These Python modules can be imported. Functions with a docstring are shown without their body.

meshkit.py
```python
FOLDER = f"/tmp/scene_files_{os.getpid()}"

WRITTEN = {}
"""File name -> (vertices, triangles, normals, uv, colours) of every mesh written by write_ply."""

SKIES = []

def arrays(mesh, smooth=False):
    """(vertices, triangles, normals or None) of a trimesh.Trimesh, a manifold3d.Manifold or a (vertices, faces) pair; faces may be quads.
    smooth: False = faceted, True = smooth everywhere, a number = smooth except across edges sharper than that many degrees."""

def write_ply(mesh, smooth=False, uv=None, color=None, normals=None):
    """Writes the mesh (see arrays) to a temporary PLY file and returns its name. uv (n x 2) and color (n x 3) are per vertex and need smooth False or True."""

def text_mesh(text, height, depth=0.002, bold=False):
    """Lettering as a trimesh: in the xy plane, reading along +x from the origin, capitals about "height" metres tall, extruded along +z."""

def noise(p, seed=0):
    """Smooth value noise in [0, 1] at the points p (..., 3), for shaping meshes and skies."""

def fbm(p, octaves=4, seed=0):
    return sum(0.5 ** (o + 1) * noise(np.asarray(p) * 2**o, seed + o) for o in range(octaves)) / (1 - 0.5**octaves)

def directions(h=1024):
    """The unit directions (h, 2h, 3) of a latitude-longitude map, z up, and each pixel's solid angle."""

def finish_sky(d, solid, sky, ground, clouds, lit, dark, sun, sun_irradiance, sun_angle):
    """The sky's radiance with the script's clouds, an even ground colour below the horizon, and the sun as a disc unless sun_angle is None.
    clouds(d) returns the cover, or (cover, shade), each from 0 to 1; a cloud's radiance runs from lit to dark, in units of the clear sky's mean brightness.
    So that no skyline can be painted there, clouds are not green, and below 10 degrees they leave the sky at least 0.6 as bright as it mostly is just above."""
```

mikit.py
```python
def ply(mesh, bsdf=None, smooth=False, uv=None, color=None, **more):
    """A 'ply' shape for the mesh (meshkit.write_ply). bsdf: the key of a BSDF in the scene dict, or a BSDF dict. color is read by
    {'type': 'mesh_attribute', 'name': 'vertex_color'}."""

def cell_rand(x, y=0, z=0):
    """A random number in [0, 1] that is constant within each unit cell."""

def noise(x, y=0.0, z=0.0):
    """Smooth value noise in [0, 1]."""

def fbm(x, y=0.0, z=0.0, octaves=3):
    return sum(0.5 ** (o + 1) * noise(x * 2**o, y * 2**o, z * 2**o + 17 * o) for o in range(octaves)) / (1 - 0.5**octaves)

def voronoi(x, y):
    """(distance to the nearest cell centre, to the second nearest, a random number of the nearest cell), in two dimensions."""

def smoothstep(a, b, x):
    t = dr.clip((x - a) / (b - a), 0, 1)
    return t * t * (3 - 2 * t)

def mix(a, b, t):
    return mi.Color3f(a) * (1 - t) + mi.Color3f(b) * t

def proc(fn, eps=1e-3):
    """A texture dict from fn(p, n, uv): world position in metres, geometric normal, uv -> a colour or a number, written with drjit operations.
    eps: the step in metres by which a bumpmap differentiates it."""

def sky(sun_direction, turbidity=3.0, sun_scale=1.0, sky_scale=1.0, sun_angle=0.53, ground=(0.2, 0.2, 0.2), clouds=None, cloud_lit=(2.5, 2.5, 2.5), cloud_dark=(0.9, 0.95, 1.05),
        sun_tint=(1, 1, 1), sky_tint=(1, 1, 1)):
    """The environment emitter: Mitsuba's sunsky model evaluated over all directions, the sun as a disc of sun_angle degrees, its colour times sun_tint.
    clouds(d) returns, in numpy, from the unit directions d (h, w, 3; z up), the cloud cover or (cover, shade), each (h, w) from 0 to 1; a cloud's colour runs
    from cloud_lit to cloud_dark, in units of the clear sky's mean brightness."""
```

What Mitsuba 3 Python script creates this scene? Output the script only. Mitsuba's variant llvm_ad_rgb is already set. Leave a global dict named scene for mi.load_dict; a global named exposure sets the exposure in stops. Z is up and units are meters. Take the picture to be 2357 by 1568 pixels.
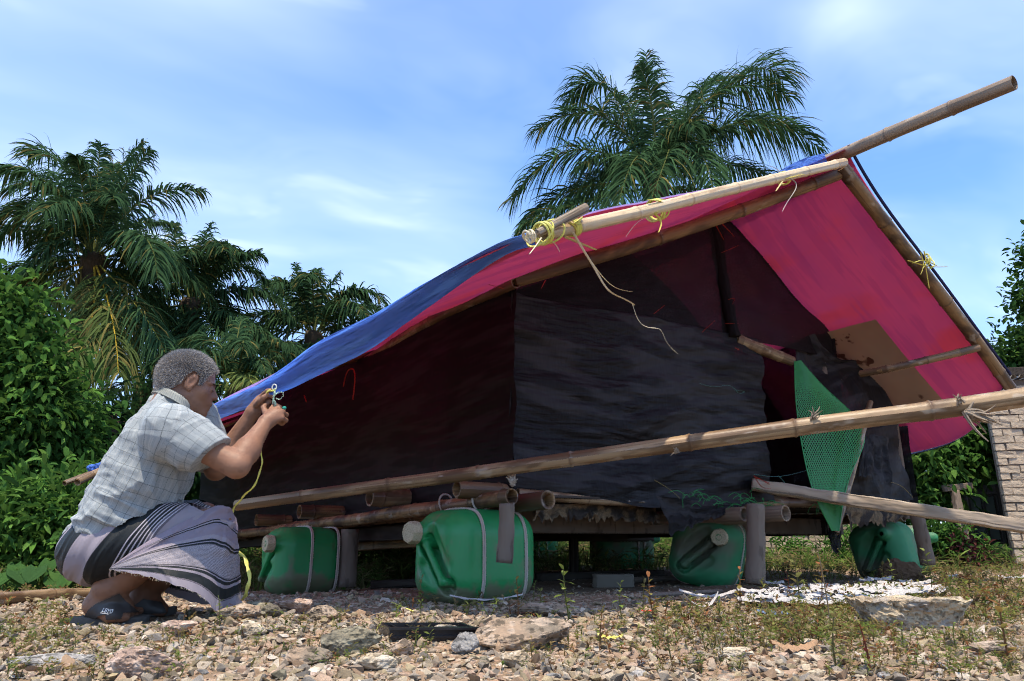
import math, random
import numpy as np, trimesh, manifold3d as m3
import drjit as dr, mitsuba as mi, mikit, meshkit
from mikit import proc, noise, fbm, voronoi, cell_rand, smoothstep, mix

T4 = mi.ScalarTransform4f
scene, labels = {}, {}
# ------------------------------------------------------------------ camera, sky, exposure
EYE, PITCH, FOC = np.array([0, 0, .287]), math.radians(15.6), 1650.0      # FOC in units of a 2356 wide frame
CP, SP = math.cos(PITCH), math.sin(PITCH)
scene['camera'] = dict(type='perspective', fov=math.degrees(2*math.atan(1178/FOC)), fov_axis='x', near_clip=.05, far_clip=400.,
                       to_world=T4().look_at(origin=EYE.tolist(), target=[0, CP, .287+SP], up=[0, 0, 1]))
exposure = 2.1
SUN = (-.03, -.31, 1.0)

def cloud_cover(d):
    az, el = np.arctan2(d[..., 0], d[..., 1]), np.arcsin(np.clip(d[..., 2], -1, 1))
    q = d/np.maximum(d[..., 2:3]+.18, .05)                      # a flat layer overhead
    w = np.stack([q[..., 0]*1.0+q[..., 1]*.45, q[..., 1]*1.5-q[..., 0]*.5, q[..., 2]*0], -1)
    warp = meshkit.fbm(w*1.3+7, 3, 5)[..., None]
    n1 = meshkit.fbm(w*np.array([1.1, 1.9, 1])+warp*1.6+3, 6, 11)
    n2 = meshkit.fbm(w*np.array([3.2, 5.5, 1])+warp*2.2, 5, 3)
    veil = np.clip((n1-.36)/.33, 0, 1)**1.15
    puff = np.clip((n2*.55+n1*.45-.54)/.16, 0, 1)
    def bank(a, e, sa, se):
        return np.exp(-((az-math.radians(a))/math.radians(sa))**2-((el-math.radians(e))/math.radians(se))**2)
    g = .55*bank(-30, 40, 11, 4)+.15*bank(-16, 22, 14, 7)+.6*bank(20, 42, 8, 3.2)+.8*bank(29, 36.5, 4, 2)+.2*bank(-38, 27, 10, 10)-.2*bank(-8, 35, 10, 5)-.5*bank(6, 28, 8, 6)-.35*bank(34, 28, 10, 7)
    low = np.clip(1-el/math.radians(24), 0, 1)**1.5
    return np.clip(.12+.27*veil+.03*low+np.clip(g, -1, 1)*(.22+.45*n2)+.25*puff, 0, .93)

scene['sky'] = mikit.sky(SUN, turbidity=3.0, sun_scale=.92, sky_scale=1.8, clouds=cloud_cover, cloud_lit=(1.62, 1.85, 2.2), sky_tint=(.80, .96, 1.17), ground=(.2, .17, .12))

# ------------------------------------------------------------------ places: a pixel of the 2356 x 1568 frame and its distance -> a point
def ray(x, y):
    a, b = (x-1178)/FOC, (784-y)/FOC
    return np.array([a, CP-b*SP, SP+b*CP])
def at(x, y, D):
    d = ray(x, y); return EYE+d*D/d[1]
def zat(x, y, z):
    d = ray(x, y); return EYE+d*(z-EYE[2])/d[2]
TH = math.atan2(.586, .81)
HU, HV, HC = np.array([math.cos(TH), math.sin(TH), 0]), np.array([-math.sin(TH), math.cos(TH), 0]), np.array([.02, 3.9, 0])
def hut(u, v, z): return HC+u*HU+v*HV+np.array([0, 0, z])
def onv(x, y, v):                                               # the pixel's point on the hut's cross plane v
    P0, d = hut(0, v, 0), ray(x, y); return EYE+d*(((P0-EYE)@HV)/(d@HV))
def onu(x, y, u):
    P0, d = hut(u, 0, 0), ray(x, y); return EYE+d*(((P0-EYE)@HU)/(d@HU))
def gz(x, y):
    x, y = np.asarray(x, float), np.asarray(y, float)
    s = -.045*np.clip(y-3.6, 0, 3)*np.clip(-x/1.5, 0, 1)
    p = np.stack([x*3, y*3, x*0], -1)
    b = (meshkit.fbm(p, 3, 2)-.5)*.05+(meshkit.fbm(p*4, 2, 7)-.5)*.014
    w = np.exp(-(((x+1.53)/.30)**2+((y-2.86)/.26)**2)**2)      # trodden flat where the man squats
    return s+b*(1-w)-.006*w
def gnd(px, py):
    P = zat(px, py, 0)
    for _ in range(6):
        P = zat(px, py, float(gz(P[0], P[1])))
        if P[1] < 0 or P[1] > 14: P = at(px, py, 12.); break
    return P

# ------------------------------------------------------------------ naming
def numbered(name):
    if name not in labels and name not in scene and not any(k.startswith(name+'__') for k in scene): return name
    i = 1
    while True:
        k = f'{name}_{i:03d}'
        if k not in labels and k not in scene: return k
        i += 1
def thing(name, label=None, cat=None, group=None, kind=None):
    k = numbered(name); e = {}
    for a, b in (('label', label), ('category', cat), ('group', group), ('kind', kind)):
        if b: e[a] = b
    labels[k] = e
    return k
COUNT = {}
def part(parent, name, mesh, mat, smooth=True, label=None, kind=None, uv=None, color=None):
    base = parent+'__'+name
    n = COUNT.get(base, 0); COUNT[base] = n+1
    k = base if n == 0 else f'{base}_{n:03d}'
    if isinstance(mesh, dict): scene[k] = {**mesh}
    else: scene[k] = mikit.ply(mesh[:2] if isinstance(mesh, tuple) else mesh, mat, smooth=smooth, uv=uv, color=color)
    if label or kind: labels[k] = {a: b for a, b in (('label', label), ('kind', kind)) if b}
    return k
def solo(name, mesh, mat, label=None, cat=None, group=None, kind=None, smooth=True, uv=None, color=None):
    k = thing(name, label, cat, group, kind)
    scene[k] = mikit.ply(mesh[:2] if isinstance(mesh, tuple) else mesh, mat, smooth=smooth, uv=uv, color=color)
    return k

# ------------------------------------------------------------------ mesh helpers
def cat(ms):
    V, F, U, C, o = [], [], [], [], 0
    for m in ms:
        V.append(m[0]); F.append(np.asarray(m[1])+o); o += len(m[0])
        if len(m) > 2 and m[2] is not None: U.append(m[2])
        if len(m) > 3 and m[3] is not None: C.append(m[3])
    return np.vstack(V), np.vstack(F), (np.vstack(U) if U else None), (np.vstack(C) if C else None)
def frames(P):
    P = np.asarray(P, float); t = np.gradient(P, axis=0); t /= np.linalg.norm(t, axis=1, keepdims=True)+1e-12
    n = np.cross(t[0], [0, 0, 1.] if abs(t[0][2]) < .9 else [1., 0, 0]); n /= np.linalg.norm(n); N = [n]
    for i in range(1, len(P)):
        n = N[-1]-t[i]*(N[-1]@t[i]); N.append(n/np.linalg.norm(n))
    N = np.array(N); return t, N, np.cross(t, N)
def tube(P, r, n=10, caps=True, flat=1.0, vscale=1.0):
    P = np.asarray(P, float); m = len(P); r = np.broadcast_to(np.asarray(r, float), (m,))
    t, N, B = frames(P); a = np.linspace(0, 2*math.pi, n+1)
    V = P[:, None]+r[:, None, None]*(np.cos(a)[None, :, None]*N[:, None]+flat*np.sin(a)[None, :, None]*B[:, None])
    L = np.r_[0, np.cumsum(np.linalg.norm(np.diff(P, axis=0), axis=1))]*vscale
    U = np.stack(np.broadcast_arrays((a/(2*math.pi))[None, :], L[:, None]), -1).reshape(-1, 2)
    i, j = np.meshgrid(np.arange(m-1), np.arange(n), indexing='ij'); q = (i*(n+1)+j).ravel()
    F = np.vstack([np.stack([q, q+1, q+n+2], 1), np.stack([q, q+n+2, q+n+1], 1)])
    V = V.reshape(-1, 3)
    if caps:
        o = len(V); V = np.vstack([V, P[:1], P[-1:]]); U = np.vstack([U, [[.5, 0]], [[.5, L[-1]]]]); j = np.arange(n); e = (m-1)*(n+1)
        F = np.vstack([F, np.stack([j+1, j, j*0+o], 1), np.stack([e+j, e+j+1, j*0+o+1], 1)])
    return V, F, U
def spline(P, n=40):
    P = np.asarray(P, float)
    if len(P) < 3: return P[0]+(P[-1]-P[0])*np.linspace(0, 1, n)[:, None]
    from scipy.interpolate import PchipInterpolator
    s = np.r_[0, np.cumsum(np.linalg.norm(np.diff(P, axis=0), axis=1)+1e-9)]
    from scipy.interpolate import CubicSpline
    return CubicSpline(s, P, bc_type='natural')(np.linspace(0, s[-1], n))
def grid(fn, nu, nv):
    a, b = np.meshgrid(np.linspace(0, 1, nu), np.linspace(0, 1, nv), indexing='ij')
    V = fn(a, b).reshape(-1, 3); i, j = np.meshgrid(np.arange(nu-1), np.arange(nv-1), indexing='ij'); q = (i*nv+j).ravel()
    F = np.vstack([np.stack([q, q+nv, q+nv+1], 1), np.stack([q, q+nv+1, q+1], 1)])
    return V, F, np.stack([a, b], -1).reshape(-1, 2)
def bamboo(P, r0, r1, seed=0, gap=.33, n=16, wall=.28, nodes=True):
    """A hollow bamboo pole along P (two or more points): swollen nodes, open mouths. uv: angle, length in internodes."""
    rg = np.random.default_rng(seed)
    C = spline(P, 3) if len(P) == 2 else spline(P, 60)
    L = np.r_[0, np.cumsum(np.linalg.norm(np.diff(C, axis=0), axis=1))]; tot = L[-1]
    k0 = rg.uniform(.15, .8)*gap
    ns = []; x = k0
    while x < tot: ns.append(x); x += gap*rg.uniform(.85, 1.15)
    s = np.linspace(0, tot, max(8, int(tot/.06)))
    s = np.unique(np.concatenate([s]+[np.clip(q+np.array([-.02, -.008, -.003, .0, .004, .01, .025]), 0, tot) for q in ns]))
    c = np.stack([np.interp(s, L, C[:, k]) for k in range(3)], 1)
    d = c*0
    for i, q in enumerate(ns[:-1]): pass
    wob = np.stack([meshkit.noise(np.stack([s*1.7, s*0+seed*3.1, s*0+k*9.], -1), seed) for k in range(3)], 1)-.5
    c = c+wob*r0*.35
    r = r0+(r1-r0)*s/tot
    bump = sum(np.exp(-((s-q)/.007)**2)*.10-np.exp(-((s-q-.010)/.006)**2)*.05+np.exp(-((s-q)/.035)**2)*.035 for q in ns) if (ns and nodes) else 0
    r = r*(1+bump)
    idx = np.interp(s, [-9.]+ns+[tot+9.], np.arange(-1, len(ns)+1)) if ns else s/gap
    t, N, B = frames(c); a = np.linspace(0, 2*math.pi, n+1)
    ring = np.cos(a)[None, :, None]*N[:, None]+np.sin(a)[None, :, None]*B[:, None]
    V = (c[:, None]+r[:, None, None]*ring).reshape(-1, 3)
    U = np.stack(np.broadcast_arrays((a/(2*math.pi))[None, :], idx[:, None]+10*(seed % 37)), -1).reshape(-1, 2)
    m = len(s); i, j = np.meshgrid(np.arange(m-1), np.arange(n), indexing='ij'); q = (i*(n+1)+j).ravel()
    F = [np.stack([q, q+1, q+n+2], 1), np.stack([q, q+n+2, q+n+1], 1)]
    out = [(V, np.vstack(F), U)]
    for e, sg in ((0, 1), (m-1, -1)):                            # mouth: rim, inner wall, plug
        jag = 1+.0*a
        rings = [c[e]+r[e]*ring[e], c[e]+r[e]*(1-wall)*ring[e]-sg*t[e]*.002, c[e]+sg*t[e]*min(.16, tot*.3)+r[e]*(1-wall)*ring[e], np.repeat((c[e]+sg*t[e]*min(.16, tot*.3))[None], n+1, 0)]
        W = np.vstack(rings); K = np.vstack([np.stack([a/(2*math.pi), a*0+10*(seed % 37)+.5+.1*h], 1) for h in range(4)])
        fs = []
        for h in range(3):
            b = h*(n+1)+np.arange(n)
            f = [np.stack([b, b+n+1, b+n+2], 1), np.stack([b, b+n+2, b+1], 1)]
            fs += [x[:, ::-1] for x in f] if sg < 0 else f
        out.append((W, np.vstack(fs), K))
    return cat(out)[:3]
def put_bamboo(parent, name, P, r0, r1, mat, seed, label=None, **kw):
    V, F, U = bamboo(P, r0, r1, seed, **kw); return part(parent, name, (V, F), mat, True, label, uv=U)
def box(cx, cy, cz, sx, sy, sz):
    b = trimesh.creation.box((sx, sy, sz)); return b.vertices+[cx, cy, cz], b.faces
def beam(p0, p1, w, h, up=(0, 0, 1), rough=.0, seed=0, n=24, taper=1.0):
    p0, p1 = np.asarray(p0, float), np.asarray(p1, float); t = p1-p0; L = np.linalg.norm(t); t = t/L
    up = np.asarray(up, float)
    if abs(t@up) > .98: up = np.array([1., 0, 0])
    s = np.cross(t, up); s /= np.linalg.norm(s); q = np.cross(s, t)
    prof = np.array([[-1, -.8], [-.85, -1], [.85, -1], [1, -.8], [1, .8], [.85, 1], [-.85, 1], [-1, .8], [-1, -.8]])*[w/2, h/2]
    g = np.linspace(0, L, n); k = len(prof)
    V = (p0+g[:, None, None]*t+prof[None, :, :1]*s+prof[None, :, 1:]*q)
    if rough: V = V+(meshkit.fbm(V*np.array([9, 9, 30.])+seed, 3, seed)[..., None]-.5)*rough*(q+s)
    V[:, -1] = V[:, 0]; V = V.reshape(-1, 3)
    U = np.stack(np.broadcast_arrays(np.linspace(0, 1, k)[None, :], g[:, None]), -1).reshape(-1, 2)
    i, j = np.meshgrid(np.arange(n-1), np.arange(k-1), indexing='ij'); a = (i*k+j).ravel()
    F = np.vstack([np.stack([a, a+k+1, a+1], 1), np.stack([a, a+k, a+k+1], 1)]); o = len(V); e = (n-1)*k; j = np.arange(k-1)
    V = np.vstack([V, p0, p1]); U = np.vstack([U, [[.5, 0]], [[.5, L]]])
    F = np.vstack([F, np.stack([j, j+1, j*0+o], 1), np.stack([e+j+1, e+j, j*0+o+1], 1)])
    return V, F, U
# signed distance fields on a grid, and their surface
class Field:
    def __init__(s, lo, hi, h):
        s.lo, s.h = np.asarray(lo, float), h; s.n = np.ceil((np.asarray(hi)-s.lo)/h).astype(int)+1
        s.D = np.full(s.n, 1.0, np.float32)
    def block(s, lo, hi, pad):
        a = np.clip(np.floor((np.asarray(lo)-pad-s.lo)/s.h).astype(int), 0, s.n); b = np.clip(np.ceil((np.asarray(hi)+pad-s.lo)/s.h).astype(int)+1, 0, s.n)
        if (b <= a).any(): return None
        g = [(s.lo[k]+s.h*np.arange(a[k], b[k])).astype(np.float32) for k in range(3)]
        X = np.stack(np.meshgrid(*g, indexing='ij'), -1)
        return X, (slice(a[0], b[0]), slice(a[1], b[1]), slice(a[2], b[2]))
    def op(s, lo, hi, fn, k=.01, mode='add'):
        r = s.block(lo, hi, 3*k+2*s.h+.004)
        if r is None: return
        X, sl = r; d = fn(X).astype(np.float32); D = s.D[sl]
        if mode == 'add':
            h = np.clip(k-np.abs(D-d), 0, None)/k; s.D[sl] = np.minimum(D, d)-h*h*k*.25
        elif mode == 'cut':
            d = -d; h = np.clip(k-np.abs(D-d), 0, None)/k; s.D[sl] = np.maximum(D, d)+h*h*k*.25
    def cone(s, a, b, ra, rb, k=.01, mode='add', sq=(1, 1, 1)):
        """Round cone; sq stretches the axes (x, y, z) of its cross-section."""
        a, b, q = np.asarray(a, float), np.asarray(b, float), np.asarray(sq, float); R = max(ra, rb)*q.max()
        A, Bq = a/q, b/q; ab = Bq-A; L2 = ab@ab+1e-12
        def fn(X):
            Y = X/q.astype(np.float32)-A.astype(np.float32); t = np.clip(Y@ab.astype(np.float32)/L2, 0, 1)
            return (np.linalg.norm(Y-t[..., None]*ab.astype(np.float32), axis=-1)-(ra+(rb-ra)*t))*min(q.min(), 1)**.0
        s.op(np.minimum(a, b)-R, np.maximum(a, b)+R, fn, k, mode)
    def ball(s, c, r, R=None, k=.01, mode='add'):
        c = np.asarray(c, float); r = np.broadcast_to(np.asarray(r, float), (3,)); R = np.eye(3) if R is None else np.asarray(R); m = r.max()
        def fn(X):
            Y = (X-c.astype(np.float32))@R.T.astype(np.float32); k0 = np.linalg.norm(Y/r, axis=-1); k1 = np.linalg.norm(Y/(r*r), axis=-1)
            return k0*(k0-1)/np.maximum(k1, 1e-6)
        s.op(c-m, c+m, fn, k, mode)
    def mesh(s):
        D = s.D; I = D < 0
        m = np.zeros(np.array(D.shape)-1, bool)
        c = [I[i:I.shape[0]-1+i, j:I.shape[1]-1+j, k:I.shape[2]-1+k] for i in (0, 1) for j in (0, 1) for k in (0, 1)]
        al, an = np.logical_and.reduce(c), np.logical_or.reduce(c); m = an & ~al
        cells = np.argwhere(m); idx = np.full(m.shape, -1, np.int64); idx[m] = np.arange(len(cells))
        off = np.array([[i, j, k] for i in (0, 1) for j in (0, 1) for k in (0, 1)])
        val = np.stack([D[tuple((cells+o).T)] for o in off], 1)
        S, W = np.zeros((len(cells), 3)), np.zeros(len(cells))
        for a in range(8):
            for b in range(a+1, 8):
                if np.abs(off[a]-off[b]).sum() != 1: continue
                x = (val[:, a] < 0) != (val[:, b] < 0); t = np.where(x, val[:, a]/np.where(x, val[:, a]-val[:, b], 1), 0)
                S += x[:, None]*(off[a]+t[:, None]*(off[b]-off[a])); W += x
        V = s.lo+s.h*(cells+S/W[:, None]); F = []
        for ax in range(3):
            o = [0, 0, 0]; o[ax] = 1; sh = D.shape
            A = I[:sh[0]-o[0], :sh[1]-o[1], :sh[2]-o[2]]; Bb = I[o[0]:, o[1]:, o[2]:]; e = np.argwhere(A != Bb)
            b, c2 = (ax+1) % 3, (ax+2) % 3
            e = e[(e[:, b] > 0) & (e[:, c2] > 0) & (e[:, b] < sh[b]-1) & (e[:, c2] < sh[c2]-1)]
            fl = A[tuple(e.T)]; db, dc = np.eye(3, dtype=int)[b], np.eye(3, dtype=int)[c2]
            q = [idx[tuple((e-x).T)] for x in (0*db, db, db+dc, dc)]
            Q = np.stack(q, 1); Q[~fl] = Q[~fl][:, ::-1]; F.append(Q)
        Q = np.vstack(F); Q = Q[(Q >= 0).all(1)]
        return V, np.vstack([Q[:, [0, 1, 2]], Q[:, [0, 2, 3]]])
def relax(V, F, it=4, lam=.5):
    from scipy.sparse import coo_matrix
    e = np.vstack([F[:, [0, 1]], F[:, [1, 2]], F[:, [2, 0]]]); e = np.vstack([e, e[:, ::-1]]); n = len(V)
    A = coo_matrix((np.ones(len(e)), (e[:, 0], e[:, 1])), (n, n)).tocsr(); A.data[:] = 1; d = np.maximum(np.asarray(A.sum(1)).ravel(), 1)[:, None]; V = np.array(V)
    for _ in range(it):
        for k in (lam, -lam*1.04): V = V+k*(A@V/d-V)
    return V, F
def vnormals(V, F):
    n = np.zeros_like(V); f = np.cross(V[F[:, 1]]-V[F[:, 0]], V[F[:, 2]]-V[F[:, 0]])
    for k in range(3): np.add.at(n, F[:, k], f)
    return n/(np.linalg.norm(n, axis=1, keepdims=True)+1e-12)
def keep(V, F, mask):
    F = F[mask[F].all(1)]; u = np.unique(F); r = np.full(len(V), -1); r[u] = np.arange(len(u)); return V[u], r[F]

# ------------------------------------------------------------------ materials
def rgb(*c): return {'type': 'rgb', 'value': list(c)}
VC = {'type': 'mesh_attribute', 'name': 'vertex_color'}
def pri(key, color, rough=.6, spec=.4, **k):
    b = {'type': 'principled', 'base_color': color if isinstance(color, dict) else rgb(*color), 'roughness': rough, 'specular': spec, **k}
    scene[key] = {'type': 'twosided', 'bsdf': b}; return key
def bump(key, color, h, rough=.6, spec=.4, **k):
    b = {'type': 'principled', 'base_color': color if isinstance(color, dict) else rgb(*color), 'roughness': rough, 'specular': spec, **k}
    scene[key] = {'type': 'twosided', 'bsdf': {'type': 'bumpmap', 'arbitrary': h, 'scale': 1.0, 'bsdf': b}}; return key

def f_bamboo(tan, dark, age):
    def fn(p, n, uv):
        a, l = uv.x, uv.y
        st = fbm(a*38, l*1.6, 1., 3); bl = fbm(a*3+l*.9, l*2.3, 4., 4); node = dr.abs(l-dr.round(l))
        c = mix(tan, [x*.62 for x in tan], st*.9)
        c = mix(c, dark, smoothstep(.62-age*.35, .85-age*.25, bl)*.85); c = mix(c, dark, smoothstep(.55, .62, fbm(a*22, l*.7, 7., 2))*.5)
        c = mix(c, dark, (1-smoothstep(.0, .035, node))*.65)
        c = mix(c, [.5, .46, .38], smoothstep(.66, .8, fbm(a*5, l*5, 9., 3))*.35)
        return c
    return proc(fn)
pri('m_bamboo', f_bamboo((.35, .245, .135), (.095, .055, .028), .68), .45, .4)
pri('m_bamboo_pale', f_bamboo((.68, .54, .33), (.33, .22, .12), .05), .4, .4)
pri('m_bamboo_dark', f_bamboo((.27, .165, .075), (.055, .032, .02), .6), .5, .4)
pri('m_bamboo_grey', f_bamboo((.33, .26, .19), (.14, .10, .07), .35), .6, .3)
def f_wood(a, b):
    def fn(p, n, uv):
        g = fbm(uv.x*9, uv.y*2.2, 3., 4); c = mix(a, b, smoothstep(.3, .75, g))
        cr = smoothstep(.68, .74, fbm(uv.x*16, uv.y*1.6, 8., 3)); return mix(c, [x*.3 for x in b], cr*.7)
    return proc(fn)
def h_wood(p, n, uv): return fbm(uv.x*14, uv.y*5.5, 3., 3)*.012+fbm(uv.x*4, uv.y*14, 7., 2)*.004
bump('m_plank', f_wood((.38, .32, .245), (.20, .16, .115)), proc(h_wood), .85, .2)
pri('m_post', proc(lambda p, n, uv: mix(mix((.20, .165, .13), (.125, .10, .08), fbm(p.x*14, p.y*14, p.z*5, 4)), (.07, .055, .045), smoothstep(.6, .75, fbm(p.x*30, p.y*30, p.z*9, 3))*.6)), .9, .15)
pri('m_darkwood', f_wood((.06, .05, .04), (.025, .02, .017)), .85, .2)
pri('m_veg', VC, .55, .35)
pri('m_vc', VC, .8, .2)
def leafmat(key, trans=.5, rough=.38, spec=1.5):
    scene[key] = {'type': 'principledthin', 'base_color': VC, 'roughness': rough, 'eta': spec, 'diff_trans': trans, 'spec_trans': 0.0}; return key
leafmat('m_leaf', .55, .36, 1.55)
leafmat('m_palm', .4, .24, 1.6)
leafmat('m_herb', .8, .5, 1.4)
# ------------------------------------------------------------------ ground
def f_ground(p, n, uv):
    a = fbm(p.x*1.1, p.y*1.1, 2., 4); b = fbm(p.x*9, p.y*9, 5., 3); d1, d2, r = voronoi(p.x*26, p.y*26)
    c = mix((.20, .145, .095), (.115, .08, .05), b)
    c = mix(c, mix((.36, .30, .23), (.24, .15, .10), r), smoothstep(.42, .3, d1)*.8)
    gr = smoothstep(7.0, 9.5, p.y+(a-.5)*3)                      # short dry grass away from the gravel
    c = mix(c, mix((.17, .15, .055), (.08, .115, .03), smoothstep(.35, .65, b)), gr*.9)
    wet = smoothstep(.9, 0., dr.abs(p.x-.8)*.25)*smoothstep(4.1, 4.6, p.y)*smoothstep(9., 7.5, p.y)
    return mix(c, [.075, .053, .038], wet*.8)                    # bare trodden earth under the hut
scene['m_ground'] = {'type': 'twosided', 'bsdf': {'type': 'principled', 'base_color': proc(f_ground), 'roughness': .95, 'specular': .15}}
def ground_mesh():
    xs = np.unique(np.r_[np.linspace(-80, -5, 26), np.linspace(-5, 6, 190), np.linspace(6, 80, 26)])
    ys = np.unique(np.r_[np.linspace(-60, .3, 14), np.linspace(.3, 6, 190), np.linspace(6, 14, 60), np.linspace(14, 200, 30)])
    X, Y = np.meshgrid(xs, ys, indexing='ij'); m, k = X.shape
    V = np.stack([X, Y, gz(X, Y)], -1).reshape(-1, 3); i, j = np.meshgrid(np.arange(m-1), np.arange(k-1), indexing='ij'); q = (i*k+j).ravel()
    return V, np.vstack([np.stack([q, q+k, q+k+1], 1), np.stack([q, q+k+1, q+1], 1)])
solo('ground', ground_mesh(), 'm_ground', 'stony bare earth clearing with patches of dry weeds', kind='structure')

# ------------------------------------------------------------------ stones
from scipy.spatial import ConvexHull
RG = np.random.default_rng(5)
def rock(seed, n=11, flat=.5):
    r = np.random.default_rng(seed); p = r.normal(size=(n, 3)); p /= np.linalg.norm(p, axis=1, keepdims=True); p *= r.uniform(.72, 1.1, (n, 1)); p *= [1, r.uniform(.6, .95), flat*r.uniform(.7, 1.2)]
    h = ConvexHull(p); F = h.simplices.copy(); c = p.mean(0)
    for i, f in enumerate(F):
        if np.cross(p[f[1]]-p[f[0]], p[f[2]]-p[f[0]])@(p[f[0]]-c) < 0: F[i] = f[::-1]
    u = np.unique(F); m = np.full(n, -1); m[u] = np.arange(len(u)); return p[u], m[F]
def bevel_rock(V, F, it=2, amp=.05, seed=0):
    it = min(it, 4)
    m = trimesh.Trimesh(V, F, process=False)
    for _ in range(it):
        m = m.subdivide(); trimesh.smoothing.filter_laplacian(m, .16, iterations=1)
    V = np.array(m.vertices); q = V/np.ptp(V, axis=0).max()
    n = meshkit.fbm(q*5+seed, 4, seed)-.5; r = np.abs(meshkit.fbm(q*9+seed*3, 4, seed+9)-.5)
    V = V+vnormals(V, m.faces)*((n*amp*1.3-r*amp*1.9+(np.round(n*7)/7-n)*amp*.5)*np.ptp(V))[:, None]
    return V, np.array(m.faces)
STONE = np.array([.68, .655, .61])*np.array([(.52, .46, .36), (.44, .37, .29), (.56, .50, .41), (.40, .29, .20), (.45, .33, .25), (.33, .30, .26), (.26, .25, .235), (.48, .41, .27), (.37, .31, .22), (.60, .56, .50), (.40, .33, .26), (.20, .185, .165), (.47, .36, .28), (.33, .28, .19)])
STW = np.array([3, 3, 2, 2, 1.6, 2, 1.6, 2, 3, 1.2, 2, 1.3, 1.4, 2.]); STW = STW/STW.sum()
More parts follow.
